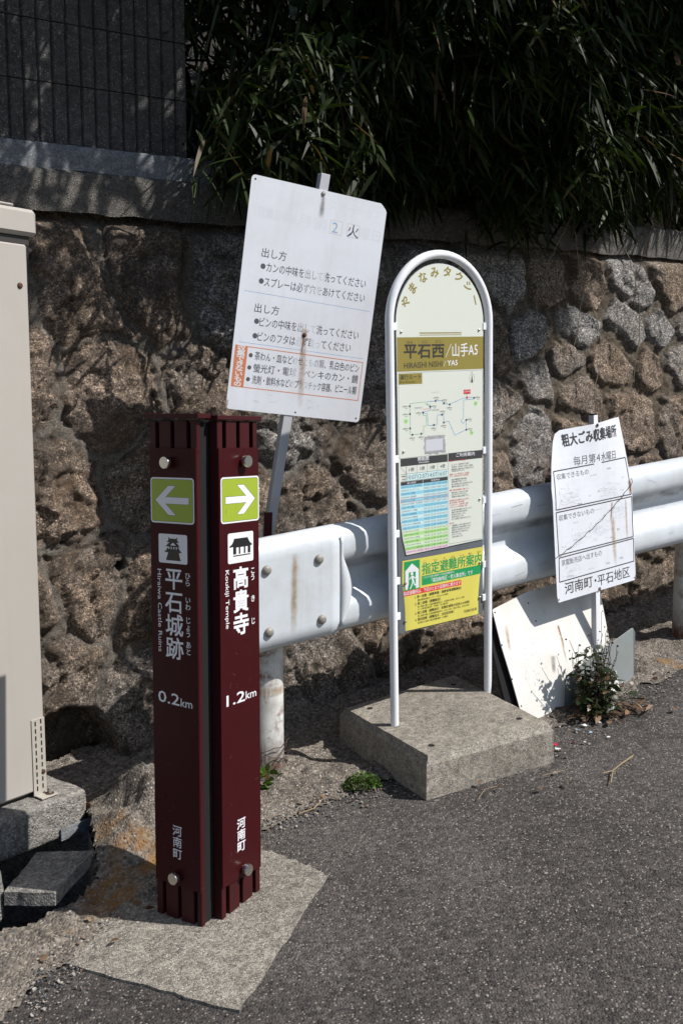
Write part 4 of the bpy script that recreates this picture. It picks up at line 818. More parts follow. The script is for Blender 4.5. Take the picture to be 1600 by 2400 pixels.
for px, pz in ((-.1554, .1973), (.1555, .2010), (-.1525, -.1545), (.1585, -.330), (-.1500, -.5570), (.1610, -.5370), (.1610, -.6520), (-.1520, -.6760)):
    q = MB(); q.dome((px * K, -.0016 if pz > -.5 else -.001, pz * K), (0, -1, 0), .0046, .0042, STEEL if px > 0 or pz > -.5 else BOLT, 12); q.build('rivet', rp_ if pz > -.5 else yp_, smooth=True)
# concrete block under it (stands in the thing's own frame)
inv = (Matrix.Translation((.3032 * K, 3.0066 * K, CAMH)) @ BM).inverted()
bl = [(-.006, 3.316), (.256, 2.838), (.676, 3.028), (.424, 3.575)]
def blk_top(x, y): return -1.083 + .100 * (D2[0] * (x - .256) + D2[1] * (y - 2.838)) + .006
b = MB(); c0 = np.mean(bl, 0)
def ringpts(inset, zf_):
    r_ = []
    for p in bl:
        d = c0 - np.array(p); p2 = np.array(p) + d / np.linalg.norm(d) * inset; r_.append((p2[0], p2[1]))
    m_ = []
    for i in range(4):
        a, e = np.array(r_[i]), np.array(r_[(i + 1) % 4])
        for k in range(12): t = (k / 12); qq = a + (e - a) * t; m_.append((qq[0] + rng.normal(0, .0008), qq[1] + rng.normal(0, .0008), zf_(qq[0], qq[1])))
    return m_
rs_ = [ringpts(-.004, lambda x, y: gz(x, y) - .03), ringpts(0, lambda x, y: blk_top(x, y) - .024), ringpts(.022, blk_top)]
V = [tuple(inv @ Vector((p[0], p[1], p[2] + CAMH))) for r_ in rs_ for p in r_]; n = 48
b.add(V, [(i * n + k, i * n + (k + 1) % n, (i + 1) * n + (k + 1) % n, (i + 1) * n + k) for i in range(2) for k in range(n)] + [tuple(2 * n + k for k in range(n))], BLOCKC)
for fx, fy in ((.14, .16), (.16, .86), (.86, .14), (.84, .86)):
    p = (1 - fx) * ((1 - fy) * np.array(bl[0]) + fy * np.array(bl[3])) + fx * ((1 - fy) * np.array(bl[1]) + fy * np.array(bl[2])); pts = [tuple(inv @ Vector((p[0] + .010 * math.cos(t), p[1] + .010 * math.sin(t), blk_top(*p) + .0012 + CAMH))) for t in np.linspace(0, 6.283, 13)[:-1]]; b.add(pts, [tuple(range(12))], BLACK)
b.build('concrete_base', bus)

# sight lines from the survey: where things in the photograph stand on the ground or on a known plane
PT = R(6.667); FP = 2300.0
def ray(u, v): dx = (u - 800) / FP; dz = (1200 - v) / FP; return np.array([dx, math.cos(PT) + dz * math.sin(PT), -math.sin(PT) + dz * math.cos(PT)])
def on_ground(u, v, h=0.0):
    r = ray(u, v); t = (G0 + h - GS * (D2 @ GC)) / (r[2] - GS * (D2 @ r[:2])); return r * t
def on_plane(u, v, o, n): r = ray(u, v); n = np.array(n); return r * ((n @ np.array(o)) / (n @ r))
def rail_hit(u, v, nd): return on_plane(u, v, an(0, nd), (N2[0], N2[1], 0))

# ================================================================== COLLECTION NOTICE BEHIND THE RAIL (tilted)
GM = rotm(.4834, .0802, .1033)
gs_ = thing('notice_board', 'tilted white notice with faded grey text and a rust streak, behind the rail', 'sign', (-.1105, 3.32, .306), GM)
W2, H2 = .4985 / 2, .7421 / 2
def rounded(x0, z0, x1, z1, r, cut=None):
    pts = []
    for cx, cz, a0 in ((x1 - r, z1 - r, 0), (x0 + r, z1 - r, 90), (x0 + r, z0 + r, 180), (x1 - r, z0 + r, 270)):
        if cut and a0 == 0: pts += [(x1, z1 - cut), (x1 - .004, z1 - cut + .008), (x1 - cut * .75, z1 - .004), (x1 - cut, z1)]; continue
        for q in range(6): t = R(a0 + q * 18); pts.append((cx + r * math.cos(t), cz + r * math.sin(t)))
    return pts
b = MB(); b.prism(rounded(-W2, -H2, W2, H2, .013, .026), -.0008, .0012, WHITE_ENAMEL)
y1, y2 = -.00095, -.00110
def fadef(cuts):                               # ink worn away in the run-off down the middle
    def f_(u):
        for a, c, m in cuts:
            if a <= u < c: return m
        return INKG
    return f_
b.text('出し方', -.1857, -.0986, .139, .0275, INKG, y1, off=.004); b.text('出し方', -.1890, -.1020, -.037, .0275, INKG, y1, off=.004)
for z, z1_, x0, x1, t, cuts in ((.0957, .0985, -.1640, .2051, 'カンの中味を出して洗ってください', [(.38, .50, INKF), (.50, .58, INKFF), (.58, .66, INKG)]), (.0487, .0510, -.1660, .2086, 'スプレーは必ず穴をあけてください', [(.38, .50, INKF), (.50, .54, INKFF)]), (-.0800, -.0760, -.1660, .2032, 'ビンの中味を出して洗ってください', [(.38, .50, INKF), (.50, .56, INKFF)]), (-.1270, -.1220, -.1670, .1794, 'ビンのフタは必ず取ってください', [(.39, .47, INKFF), (.47, .55, INK), (.55, .66, INKFF)])):
    b.text(t, x0, x1, z, .0285, INKG, y1, zc1=z1_, off=.004, colf=fadef(cuts)); b.disc(-.1765, z + .0008, .0088, y1, INKG, 20)
b.text('ステーション', .035, .232, .330, .030, GHOST, y1, zc1=.333); b.text('毎月第', -.13, .035, .262, .036, GHOST, y1); b.text('曜日', .156, .236, .262, .036, GHOST, y1); b.text('収集日', -.215, -.135, .262, .032, GHOST, y1)
for cx, t, m in ((.0664, '2', BLUEI), (.1316, '火', NAVYI)): b.frame(cx - .0225, .2405, cx + .0225, .284, .0007, y1, INKF); b.rect(cx - .0218, .2412, cx + .0218, .2833, y1 + .00006, FILMW)
v_, f_ = glyphs('2', .0); b.glyph_add(.0664 + (v_[:, 0] - .32) * .05, .2625 + (v_[:, 1] - .36) * .048, f_, v_[:, 0], WASHB, y2, colf=None)
b.ch('火', .1316, .2615, .046, NAVYI, y2, .0)
for z, z1_ in ((.0114, .0107), (-.152, -.151)): b.line((-.232, z), (.233, z1_), .0009, y1, BLUEI)
b.frame(-.2403, -.2972, .2350, -.1625, .0027, y1, ORNG); b.rect(-.2403, -.2972, -.1965, -.1625, y1 - .00006, ORNG)
for i, c in enumerate('収集できないもの'): b.ch(c, -.2185, -.1715 - .0165 * i, .0190, FILMW, y2, .03, .030)
for z, z1_, x0, x1, t, cuts in ((-.1900, -.1868, -.1690, .2225, '茶わん・皿などのせともの類、乳白色のビン', [(.36, .40, INKFF), (.40, .45, INK), (.45, .56, INKFF), (.56, .66, INKF)]), (-.2298, -.2240, -.1690, .2235, '螢光灯・電球・ペンキのカン・鏡', [(.30, .36, INKF), (.36, .46, INKFF), (.46, .60, INKF)]), (-.2680, -.2630, -.1690, .2225, '洗剤・飲料水などのプラスチック容器、ビニール類', [(.36, .40, INKFF), (.40, .45, INK), (.45, .52, INKFF), (.52, .60, INKF)])):
    b.text(t, x0, x1, z, .0262, INKG, y2, zc1=z1_, off=.004, colf=fadef(cuts)); b.disc(-.1835, z, .0070, y2, INKG, 18)
for k in range(60): xx = rng.uniform(-.16, .16); zz = rng.uniform(-.345, -.31); b.line((xx, zz), (xx + rng.normal(0, .008), zz + rng.normal(0, .002)), .0006, y1, GHOST if k % 4 else GREENI)
for px, pz in ((-.236, .358), (.235, -.358), (.0008, -.360)): b.disc(px, pz, .0033, y1, BLACK, 10)
gp_ = b.build('panel', gs_)
b = MB(); b.box((-.0165, .0014, -1.56), (.0165, .0300, .424), ALU, .0012, Matrix.Shear('XY', 4, (0, 0)) @ Matrix(((1, 0, .0372, -.0085), (0, 1, 0, 0), (0, 0, 1, 0), (0, 0, 0, 1)))); b.build('post', gs_)
for px, pz, m1 in ((.0053, .3600, BOLT), (-.0014, -.1010, RUSTB)):
    b = MB(); b.knob((px, -.0009, pz), (0, -1, 0), .0078, .0016, m1, 18); b.dome((px, -.0022, pz), (0, -1, 0), .0048, .0040, STEEL if m1 is BOLT else m1, 6); b.build('bolt', gp_)
stain('rust_stain', gp_, RUSTD, -.0060, .0040, -.170, -.105, -.0019, .55, -.003); stain('rust_stain', gp_, RUSTL, -.014, .014, -.345, -.120, -.0019, 1.0, .016); stain('rust_stain', gp_, RUSTL, -.016, .014, -.125, -.078, -.0018, 1.0); stain('rust_stain', gp_, RUSTD, -.249, -.243, -.371, -.340, -.0018, 1.0)
stain('grime_streak', gp_, GRIME, .000, .014, .28, .355, -.0018, 2.0)
# dark red stake next to that post
b = MB(); p = rail_hit(627, 1260, .30); b.box((-.014, -.004, -.62), (.014, .004, .085), MAROON2, .001, Matrix.Translation(Vector(p)) @ Matrix.Rotation(.45, 4, 'Z') @ Matrix.Rotation(.04, 4, 'Y')); tag(b.build('metal_stake'), 'dark red flat metal stake standing behind the rail beside the tilted notice post', 'stake')

# ================================================================== BULKY WASTE NOTICE IN FRONT OF THE RAIL
KR = 1.024; RM = rotm(.6176, -.0219, -.0876)
rs = thing('waste_notice', 'white bent notice with black boxes and a wire across it in front of the rail', 'sign', (.9163 * KR, 3.5 * KR, -.537 * KR), RM)
def bend(v):
    v = v.copy(); e = np.maximum(0, v[:, 2] / KR - .18); v[:, 1] += 1.5 * e ** 1.5 * np.maximum(0, .02 - v[:, 0]) + 1.1 * e ** 1.5 * np.maximum(0, v[:, 0] - .055); return v
zk_ = np.array([-.162, .0, .172, .2426, .3143, .3375, .40, .425, .440, .452]); xl_ = np.array([-.2132, -.2125, -.2105, -.2078, -.1919, -.1850, -.1642, -.150, -.128, -.10]); xr_ = np.array([.2136, .2130, .2121, .2060, .1965, .1942, .1855, .182, .180, .1776])
b = MB(); zz = np.unique(np.concatenate([np.linspace(-.162, .44, 26), zk_])); nc = 13; g1 = []; g2 = []
for z in zz:
    xl, xr = np.interp(z, zk_, xl_), np.interp(z, zk_, xr_)
    for i in range(nc):
        t = i / (nc - 1); x = xl + (xr - xl) * t; ztop = .436 + .017 * t; zq = min(z, ztop) if z > .43 else z
        if z < -.155: x = xl + .006 + (xr - xl - .012) * t
        g1.append((x * KR, 0.0, zq * KR)); g2.append((x * KR, .0016, zq * KR))
n = len(g1); nr = len(zz); gq = grid_quads(nr, nc)
b.add(g1, [tuple(int(k) for k in f_) for f_ in gq], WHITE_ENAMEL); b.add(g2, [tuple(int(k) for k in f_[::-1]) for f_ in gq], ALU)
rim = [i * nc for i in range(nr)] + [(nr - 1) * nc + k for k in range(1, nc)] + [i * nc + nc - 1 for i in range(nr - 2, -1, -1)] + [k for k in range(nc - 2, 0, -1)]
b.f += [(rim[i], rim[(i + 1) % len(rim)], rim[(i + 1) % len(rim)] + n, rim[i] + n) for i in range(len(rim))]; b.m += [0] * len(rim)
y1, y2 = -.00028, -.00045
S_ = lambda *p: tuple(q * KR for q in p)
v0 = len(b.v)
b.text('粗大ごみ収集場所', *S_(-.1255, .1515), .398 * KR, .0400 * KR, INK, y1, zc1=.4055 * KR, off=.030)
b.text('毎月第', *S_(-.0870, .0190), .3215 * KR, .0300 * KR, INKG, y1, off=.004); b.text('4', *S_(.0250, .0440), .3215 * KR, .0270 * KR, INKG, y1); b.text('水曜日', *S_(.0500, .1335), .3205 * KR, .0290 * KR, INKG, y1, off=.004)
def quadline(pts, t):
    for p, q in zip(pts, pts[1:] + pts[:1]):
        p = np.array(p) * KR; q = np.array(q) * KR; m_ = 6
        for k in range(m_): b.line(p + (q - p) * k / m_, p + (q - p) * (k + 1) / m_, t, y1, INK)
quadline([(-.1860, .2990), (.1890, .3025), (.2072, .1635), (-.1972, .1660)], .0040); quadline([(-.1970, .1570), (.2083, .1545), (.2082, .0035), (-.1950, .0055)], .0040); quadline([(-.1945, -.0045), (.2094, -.0035), (.2065, -.0895), (-.1985, -.0900)], .0040)
b.text('収集できるもの', *S_(-.1755, -.0190), .2775 * KR, .0195 * KR, INKG, y1); b.text('収集できないもの', *S_(-.1845, -.0025), .1345 * KR, .0195 * KR, INKG, y1); b.text('家電販売店へ出すもの', *S_(-.1830, .0285), -.0255 * KR, .0205 * KR, INKG, y1)
b.text('河南町', *S_(-.1730, -.0270), -.1200 * KR, .0395 * KR, INK, y1, off=.012); b.disc(-.0115 * KR, -.1205 * KR, .0050 * KR, y1, INK, 14); b.text('平石地区', *S_(.0000, .1800), -.1245 * KR, .0390 * KR, INK, y1, off=.006)
for t, px, pz in (('タンス', -.155, .235), ('ふとん', -.115, .215), ('机', -.165, .195), ('自転車', -.075, .170), ('じゅうたん', .005, .262), ('ソファー', .085, .222), ('畳', .028, .200), ('扇風機', .09, .275), ('いす', .165, .232), ('ベッド', .155, .187), ('戸', -.02, .19), ('ストーブ', .05, .18), ('タイヤ', -.165, .03), ('バッテリー', -.12, .022), ('ブロック', -.10, .107), ('コンクリート', .02, .135), ('消火器', .10, .128), ('土', -.02, .09), ('廃油', .055, .108), ('農薬', .125, .045), ('バイク', .165, .085), ('ピアノ', .00, .03), ('木材', .085, .022), ('テレビ', -.135, -.078), ('エアコン', -.03, -.073), ('冷蔵庫', .06, -.070), ('洗濯機', .135, -.064)):
    wv = .0072 * len(t); b.text(t, *S_(px - wv / 2, px + wv / 2), pz * KR, .0062, INKF, y1)
for k in range(330):                           # worn line drawings of the items
    bx_ = (.075, -.13, -.09, .02, .12, -.15)[k % 6]; bz_ = (.19, .20, .05, .06, .11, -.06)[k % 6]; px, pz = bx_ + rng.normal(0, .028), bz_ + rng.normal(0, .016); a_ = rng.choice([0, 0, .2, 1.57, -.2]); L_ = rng.uniform(.006, .030)
    px2, pz2 = px + L_ * math.cos(a_), pz + L_ * math.sin(a_) * .7
    if abs(px) < .185 and abs(px2) < .185 and -.085 < pz2 < .29: b.line((px * KR, pz * KR), (px2 * KR, pz2 * KR), .0008, y1, INKFF)
for px, pz in ((-.2055, -.1520), (.2050, -.1530)): b.disc(px * KR, pz * KR, .003, y1, BLACK, 10)
rpn = b.build('panel', rs, warp=bend)
b = MB(); sh = Matrix(((1, 0, .050, .0125 * KR), (0, 1, 0, 0), (0, 0, 1, 0), (0, 0, 0, 1)))
TT = sh; b.box((-.0110, .004, -.60), (.0110, .0055, .473 * KR), WHITE_TUBE, 0, TT); b.box((-.0110, .0056, -.60), (-.0095, .028, .473 * KR), ALU, 0, TT); b.box((.0095, .0056, -.60), (.0110, .028, .473 * KR), ALU, 0, TT); b.box((-.0085, .0056, .473 * KR), (.0085, .027, .478 * KR), BLACK, 0, TT)
b.build('post', rs)
for px, pz in ((.0355, .4370), (.0089, -.1550)):
    b = MB(); yy = 0.0; b.knob((px * KR, yy - .0006, pz * KR), (0, -1, 0), .0072, .0016, BOLT, 16); b.dome((px * KR, yy - .002, pz * KR), (0, -1, 0), .0046, .004, BLACK if pz > 0 else STEEL, 6); b.build('bolt', rpn)
b = MB(); wpts = []
for k in range(30): t = k / 29; wpts.append(((.2125 - .4245 * t) * KR, -.004 - .003 * math.sin(k * 1.7), (.209 - .2102 * t ** .86 - .012 * math.sin(math.pi * t)) * KR + .0012 * math.sin(k * 2.3)))
b.tube(wpts, .0011, WIRE, 5); b.tube([(wpts[0][0], -.004, wpts[0][2]), (wpts[0][0] + .006, .004, wpts[0][2] + .012), (wpts[0][0] + .004, .02, wpts[0][2] - .004)], .0011, WIRE, 5); b.build('tie_wire', rpn)
yb = lambda x, z: -.0014
stain('rust_stain', rpn, RUSTD, .093, .107, .080, .156, -.0014, .7, -.012); stain('rust_stain', rpn, RUSTL, .083, .112, -.09, .110, -.0014, .8, .008); stain('rust_stain', rpn, RUSTL, .172, .184, -.02, .16, -.0014); stain('rust_stain', rpn, RUSTD, .196, .216, .165, .225, -.0014)
# loose wire curling from its upper corner
b = MB(); o_ = Matrix.Translation((.9163 * KR, 3.5 * KR, -.537 * KR)) @ RM
pts = [o_ @ Vector((x * KR, y, z * KR)) for x, y, z in ((.174, .036, .435), (.190, .045, .440), (.206, .05, .400), (.209, .06, .345), (.228, .06, .300), (.255, .055, .262), (.262, .06, .228), (.252, .06, .190), (.245, .07, .160))]; b.tube(pts, .0016, WIRE, 5)
pts = [o_ @ Vector((x * KR, y, z * KR)) for x, y, z in ((.209, .06, .345), (.216, .05, .285), (.236, .06, .250), (.258, .06, .230), (.29, .07, .205), (.36, .08, .190))]; b.tube(pts, .0012, WIRE, 5)
tag(b.build('loose_wire'), 'dark rusty wire curling from the upper corner of the bent notice to the rail', 'wire')

# ================================================================== DISCARDED BOARDS UNDER THE RAIL
c_ = lambda a, q: (1130 + a / 3.6465, 1360 + q / 3.6465)
P3 = rail_hit(*c_(245, 168), .055); P4 = rail_hit(*c_(1010, 140), .055); gp = np.array(gan(1.25, -.085)); nn = np.cross(P4 - P3, gp - P3); nn /= np.linalg.norm(nn)
if nn[1] < 0: nn = -nn
def slab3(name, outline, mat, th, mat2=None):
    mb_ = MB(); f_ = [tuple(p) for p in outline]; k_ = [tuple(np.array(p) + nn * th) for p in outline]; m_ = len(f_)
    mb_.add(f_, [tuple(range(m_))], mat); mb_.add(k_, [tuple(range(m_ - 1, -1, -1))], mat2 or mat); mb_.add(f_ + k_, [(i, m_ + i, m_ + (i + 1) % m_, (i + 1) % m_) for i in range(m_)], mat2 or mat); return mb_
ol = [on_plane(*c_(*p), P3, nn) for p in ((85, 258), (92, 246), (245, 168), (380, 100), (640, 20), (1000, 10), (1012, 140), (1080, 500), (1150, 820), (1190, 1010), (700, 1190), (640, 1215), (480, 1225), (352, 1215), (310, 1065), (250, 850), (160, 555))]
th_ = thing('white_board', 'large weathered white board leaning under the rail below the bent notice', 'board', tuple(np.mean(ol, 0)), world=True)
mb_ = slab3('panel', ol, WHITE_PANEL, .004, ALU); e1 = (P4 - P3) / np.linalg.norm(P4 - P3)
for px, py in ((390, 195), (105, 275), (165, 553), (252, 845), (330, 1075), (1042, 398), (455, 348), (480, 75)):
    q = on_plane(*c_(px, py), P3, nn) - nn * .0006; e2 = np.cross(nn, e1); mb_.add([tuple(q + .0032 * (e1 * math.cos(t) + e2 * math.sin(t))) for t in np.linspace(0, 6.283, 11)[:-1]], [tuple(range(10))], BLACK)
for k in range(70):                            # ghost of scraped-off lettering
    px, py = rng.uniform(330, 470), rng.uniform(460, 900); q = on_plane(*c_(px, py), P3, nn) - nn * .0007; L_ = rng.uniform(.004, .012); a_ = rng.choice([0, 1.5, .8, -.8]); d_ = e1 * math.cos(a_) + np.cross(nn, e1) * math.sin(a_); w_ = np.cross(nn, d_) * .0011
    mb_.add([tuple(q - w_), tuple(q + d_ * L_ - w_), tuple(q + d_ * L_ + w_), tuple(q + w_)], [(0, 1, 2, 3)], FILMW)
wb_ = mb_.build('panel', th_)
def board_stain(mat, p0, p1, w0, w1):
    a = on_plane(*c_(*p0), P3, nn) - nn * .0009; z = on_plane(*c_(*p1), P3, nn) - nn * .0009; V = []; A = []
    for i in range(7):
        for j in range(12): u = i / 6 - .5; t = j / 11; V.append(a + (z - a) * t + e1 * u * (w0 + (w1 - w0) * t)); A.append((math.sin(math.pi * i / 6) ** 1.2) * min(1, t / .12) * min(1, (1 - t) / .3))
    mesh_np('rust_stain', V, grid_quads(7, 12), [mat], wb_, {'st': A})
board_stain(RUSTL, (640, 370), (725, 720), .016, .010); board_stain(RUSTL, (640, 380), (700, 560), .010, .008); board_stain(RUSTD, (645, 385), (700, 580), .009, .006); board_stain(RUSTL, (200, 380), (235, 620), .022, .016); board_stain(GRIME, (600, 640), (610, 800), .03, .02)
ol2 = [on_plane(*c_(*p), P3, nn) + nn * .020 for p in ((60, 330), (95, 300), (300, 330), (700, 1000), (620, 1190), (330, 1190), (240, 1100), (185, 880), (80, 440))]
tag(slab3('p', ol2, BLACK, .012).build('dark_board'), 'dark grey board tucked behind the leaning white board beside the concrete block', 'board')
# small bare sheet stuck in the ground
q1 = np.array(gan(0, -.085)); a1_, a2_ = 1.166, 1.585
pts = [(a1_ + .0, -.095, -.03), (a2_, -.030, .0), (a2_ + .004, -.026, .190), (a2_ - .004, -.022, .207), (a2_ - .012, -.022, .209), (a1_ + .012, -.085, .135), (a1_, -.09, .120)]
mb_ = MB(); f_ = [gan(*p) for p in pts]; k_ = [tuple(np.array(p) + np.array([N2[0], N2[1], 0]) * .0015) for p in f_]; m_ = len(f_)
mb_.add(f_, [tuple(range(m_))], GALV); mb_.add(k_, [tuple(range(m_ - 1, -1, -1))], GALV); mb_.add(f_ + k_, [(i, m_ + i, m_ + (i + 1) % m_, (i + 1) % m_) for i in range(m_)], GALV)
tag(mb_.build('metal_sheet'), 'small bare grey metal sheet stuck upright in the ground behind the weeds', 'metal sheet')
mb_ = MB(); p = on_ground(1440, 1612); mb_.add([tuple(p + np.array(d)) for d in ((-.012, .0, .004), (.040, .0, .004), (.018, .02, .042), (.002, .022, .055))], [(0, 1, 2, 3)], FILMW); mb_.add([tuple(p + np.array(d)) for d in ((-.012, .0015, .004), (.040, .0015, .004), (.018, .0215, .042), (.002, .0235, .055))], [(3, 2, 1, 0)], FILMW)
tag(mb_.build('plastic_scrap'), 'torn whitish plastic scrap at the foot of the small grey metal sheet', 'scrap')

# ================================================================== BEIGE CABINET ON CONCRETE
CY = R(52); cf = np.array([-.874, 2.80, -1.165]); cm = Matrix.Rotation(CY, 4, 'Z')
cab = thing('utility_cabinet', 'tall beige steel cabinet with an overhanging cap at the left edge, on a concrete plinth', 'cabinet', tuple(cf), cm)
HT = 1.588
b = MB(); b.box((-1.0, 0, .012), (0, .27, HT), CAB, .006); b.box((-.98, .02, 0), (-.02, .26, .012), CABD); cb_ = b.build('body', cab)
b = MB(); b.box((-1.02, -.012, HT + .022), (.028, .285, HT + .095), CAB, .010); b.box((-1.0, .004, HT - .001), (.008, .275, HT + .022), CABD); b.box((-1.02, -.005, HT + .097), (-.040, .280, HT + .104), CAB, .004); b.build('cap', cab)
b = MB(); b.dome((-.028, -.0002, HT - .115), (0, -1, 0), .0085, .005, RUSTB, 14); b.build('screw', cb_)
b = MB(); b.box((-.046, -.0035, .0), (-.002, -.0005, .232), BRACKET, .0006); b.box((-.044, -.040, .0), (.012, -.004, .004), BRACKET, .0006)
for k in range(10):
    for cxx in (-.034, -.015): zc = .022 + k * .0218 + (.004 if cxx > -.02 else 0); b.rect(cxx - .0022, zc - .007, cxx + .0022, zc + .007, -.0040, BLACK)
b.dome((-.012, -.004, .068), (0, -1, 0), .007, .004, RUSTB, 10); b.knob((-.006, -.022, .004), (0, 0, 1), .013, .002, RUSTB, 16); b.tube([(-.006, -.022, .004), (-.006, -.022, .022)], .0065, BOLT, 8); b.build('mounting_bracket', cb_)
plm = Matrix.Translation(Vector(cf) + Vector((0, 0, 0)))
def lumpy_box(name, lo, hi, T, mat, amp=.006, n=10, rad=.02, seed=1):
    """a cast block with worn edges"""
    import bmesh
    me = bpy.data.meshes.new(name); bm = bmesh.new(); bmesh.ops.create_cube(bm, size=2.0); bmesh.ops.subdivide_edges(bm, edges=bm.edges[:], cuts=n, use_grid_fill=True)
    sx, sy, sz = [(h - l) / 2 for l, h in zip(lo, hi)]; cc = [(h + l) / 2 for l, h in zip(lo, hi)]; rad = min(rad, sx * .8, sy * .8, sz * .8)
    for v in bm.verts:
        p = Vector((v.co.x * sx, v.co.y * sy, v.co.z * sz)); q = Vector([max(-s + rad, min(s - rad, c)) for c, s in zip(p, (sx, sy, sz))]); d = p - q
        if d.length > 1e-9: p = q + d.normalized() * rad
        v.co = p + Vector(cc)
    bm.to_mesh(me); bm.free(); nv = len(me.vertices); co = np.empty(nv * 3); me.vertices.foreach_get('co', co); co = co.reshape(-1, 3)
    nz_ = fbm(co[:, 0] + co[:, 2] * .7 + seed, co[:, 1] + co[:, 2] * .4, 14, 400 + seed, 4, .6) * amp * 2; ce = co - np.array(cc); co = co + ce / (np.linalg.norm(ce, axis=1)[:, None] + 1e-9) * nz_[:, None]
    w_ = np.array([tuple(T @ Vector(p)) for p in co]); org = np.array([w_[:, 0].mean(), w_[:, 1].mean(), w_[:, 2].min()]); me.vertices.foreach_set('co', (w_ - org).astype(np.float32).ravel())
    me.materials.append(mat); me.polygons.foreach_set('use_smooth', [True] * len(me.polygons)); me.update(); ob = bpy.data.objects.new(name, me); COL.objects.link(ob); ob.location = (org[0], org[1], org[2] + CAMH); return ob
CT = Matrix.Translation(Vector(cf)) @ cm
tag(lumpy_box('concrete_plinth', (-1.0, -.070, -.125), (.095, .28, -.003), CT, PLINTH, .003, 18, .014, 2), 'rough concrete plinth under the beige cabinet', 'plinth')
b = MB(); b.box((-.01, -.0775, -.124), (.100, -.0725, -.092), KERBC, .001, CT); b.box((.0975, -.074, -.122), (.102, .10, -.05), RUSTB, .001, CT); b.box((-.01, -.077, -.128), (.100, .10, -.1245), KERBC, 0, CT); tag(b.build('steel_angle'), 'rusty pale steel angle along the lower edge of the cabinet plinth', 'angle iron')
b = MB(); sl_ = [tuple(on_ground(u, v, .062)[:2]) for u, v in ((9, 2091), (128, 2093), (219, 1993), (88, 1997))]; pp = []
for i in range(len(sl_)):
    a, e = np.array(sl_[i]), np.array(sl_[(i + 1) % len(sl_)])
    for k in range(10): pp.append(tuple(a + (e - a) * k / 10 + rng.normal(0, .0012, 2)))
b.prismz(pp, lambda x, y: gz(x, y) + .026, lambda x, y: gz(x, y) + .062, PLINTH); tag(b.build('concrete_slab'), 'broken concrete slab lying over the gutter in front of the cabinet plinth', 'slab')
tag(lumpy_box('concrete_block', (-.07, -.10, -.02), (.035, .06, .125), Matrix.Translation(tuple(on_ground(-62, 2125))) @ Matrix.Rotation(R(50), 4, 'Z'), PLINTH, .004, 10, .02, 7), 'small concrete block at the far left edge in front of the cabinet plinth', 'block')

# ================================================================== PLANTS
def leaf_quads(P, D, L, W, roll, droop, curl=.25, seg=(0, .28, .66, 1.0), wid=(.25, 1.0, .72, .04)):
    """blades: P base, D direction, L length, W half width, all arrays; returns verts, quads"""
    n = len(P); D = D / np.linalg.norm(D, axis=1)[:, None]; up = np.tile([0, 0, 1.0], (n, 1)) + rng.normal(0, .15, (n, 3)); S_ = np.cross(D, up); S_ /= np.linalg.norm(S_, axis=1)[:, None] + 1e-9; U_ = np.cross(S_, D)
    c, s = np.cos(roll)[:, None], np.sin(roll)[:, None]; S2 = S_ * c + U_ * s; V = np.empty((n, len(seg) * 2, 3))
    for k, (t, w_) in enumerate(zip(seg, wid)):
        ctr = P + D * (L * t)[:, None]; ctr = ctr + np.array([0, 0, -1.0]) * (droop * L * t * t)[:, None]; V[:, k * 2] = ctr - S2 * (W * w_)[:, None]; V[:, k * 2 + 1] = ctr + S2 * (W * w_)[:, None]
    base = np.arange(n)[:, None] * len(seg) * 2; Q_ = np.concatenate([base + np.array([2 * k, 2 * k + 1, 2 * k + 3, 2 * k + 2]) for k in range(len(seg) - 1)], 0).reshape(len(seg) - 1, n, 4).transpose(1, 0, 2).reshape(-1, 4)
    return V.reshape(-1, 3), Q_
def ANV(a, nd, z): nd = nd + .10; return np.stack([RP[0] + D2[0] * a + N2[0] * nd, RP[1] + D2[1] * a + N2[1] * nd, z], 1)
AX = np.array([D2[0], D2[1], 0]); OUT = np.array([-N2[0], -N2[1], 0])
def bunches(ctr, per, out_bias=.5, lo=.09, hi=.18, spread=.035, wr=(.055, .085)):
    n = len(ctr); P = np.repeat(ctr, per, 0) + rng.normal(0, spread, (n * per, 3)); main = np.repeat(rng.normal(0, .55, (n, 1)) * AX + OUT * rng.uniform(0, 1, (n, 1)) * out_bias * 1.6 + np.array([0, 0, -1]) * rng.uniform(.15, 1.0, (n, 1)), per, 0)
    D_ = main + rng.normal(0, .42, (n * per, 3)); L_ = rng.uniform(lo, hi, n * per); W_ = L_ * rng.uniform(wr[0], wr[1], n * per); return P, D_, L_, W_
def foliage(name, parent, ctr, per, mat, **k):
    P, D_, L_, W_ = bunches(ctr, per, **k); V, Q_ = leaf_quads(P, D_, L_, W_, rng.normal(0, .7, len(P)), rng.uniform(.05, .5, len(P))); return mesh_np(name, V, Q_, [mat], parent, {'rnd': np.repeat(rng.random(len(P)), 8)}, smooth=True)
def zlow(a): return .675 + .036 * a + .06 * np.sin(a * 7.3) + .07 * np.sin(a * 17 + 1) + .04 * np.sin(a * 41)
FL = (to_sun.x * D2[0] + to_sun.y * D2[1]) / to_sun.z; FN = -(to_sun.x * N2[0] + to_sun.y * N2[1]) / to_sun.z      # how a sun ray drifts along / out from the wall per metre of height
def curtain(n, a0, a1, z1, cmin, nd1=1.0):
    """bunches on and behind the shaded face of the thicket"""
    a = rng.uniform(a0, a1, n); z = zlow(a) + .10 + rng.random(n) ** 1.15 * (z1 - zlow(a) - .10); cm = cmin(a) if callable(cmin) else cmin
    front = np.maximum(cm - FN * z + .06 * np.sin(a * 5 + z * 4) + .05 * np.sin(a * 13 - z * 9), .02); front = np.minimum(front, 1.0); return a, front + rng.random(n) ** 1.5 * (nd1 - front), z
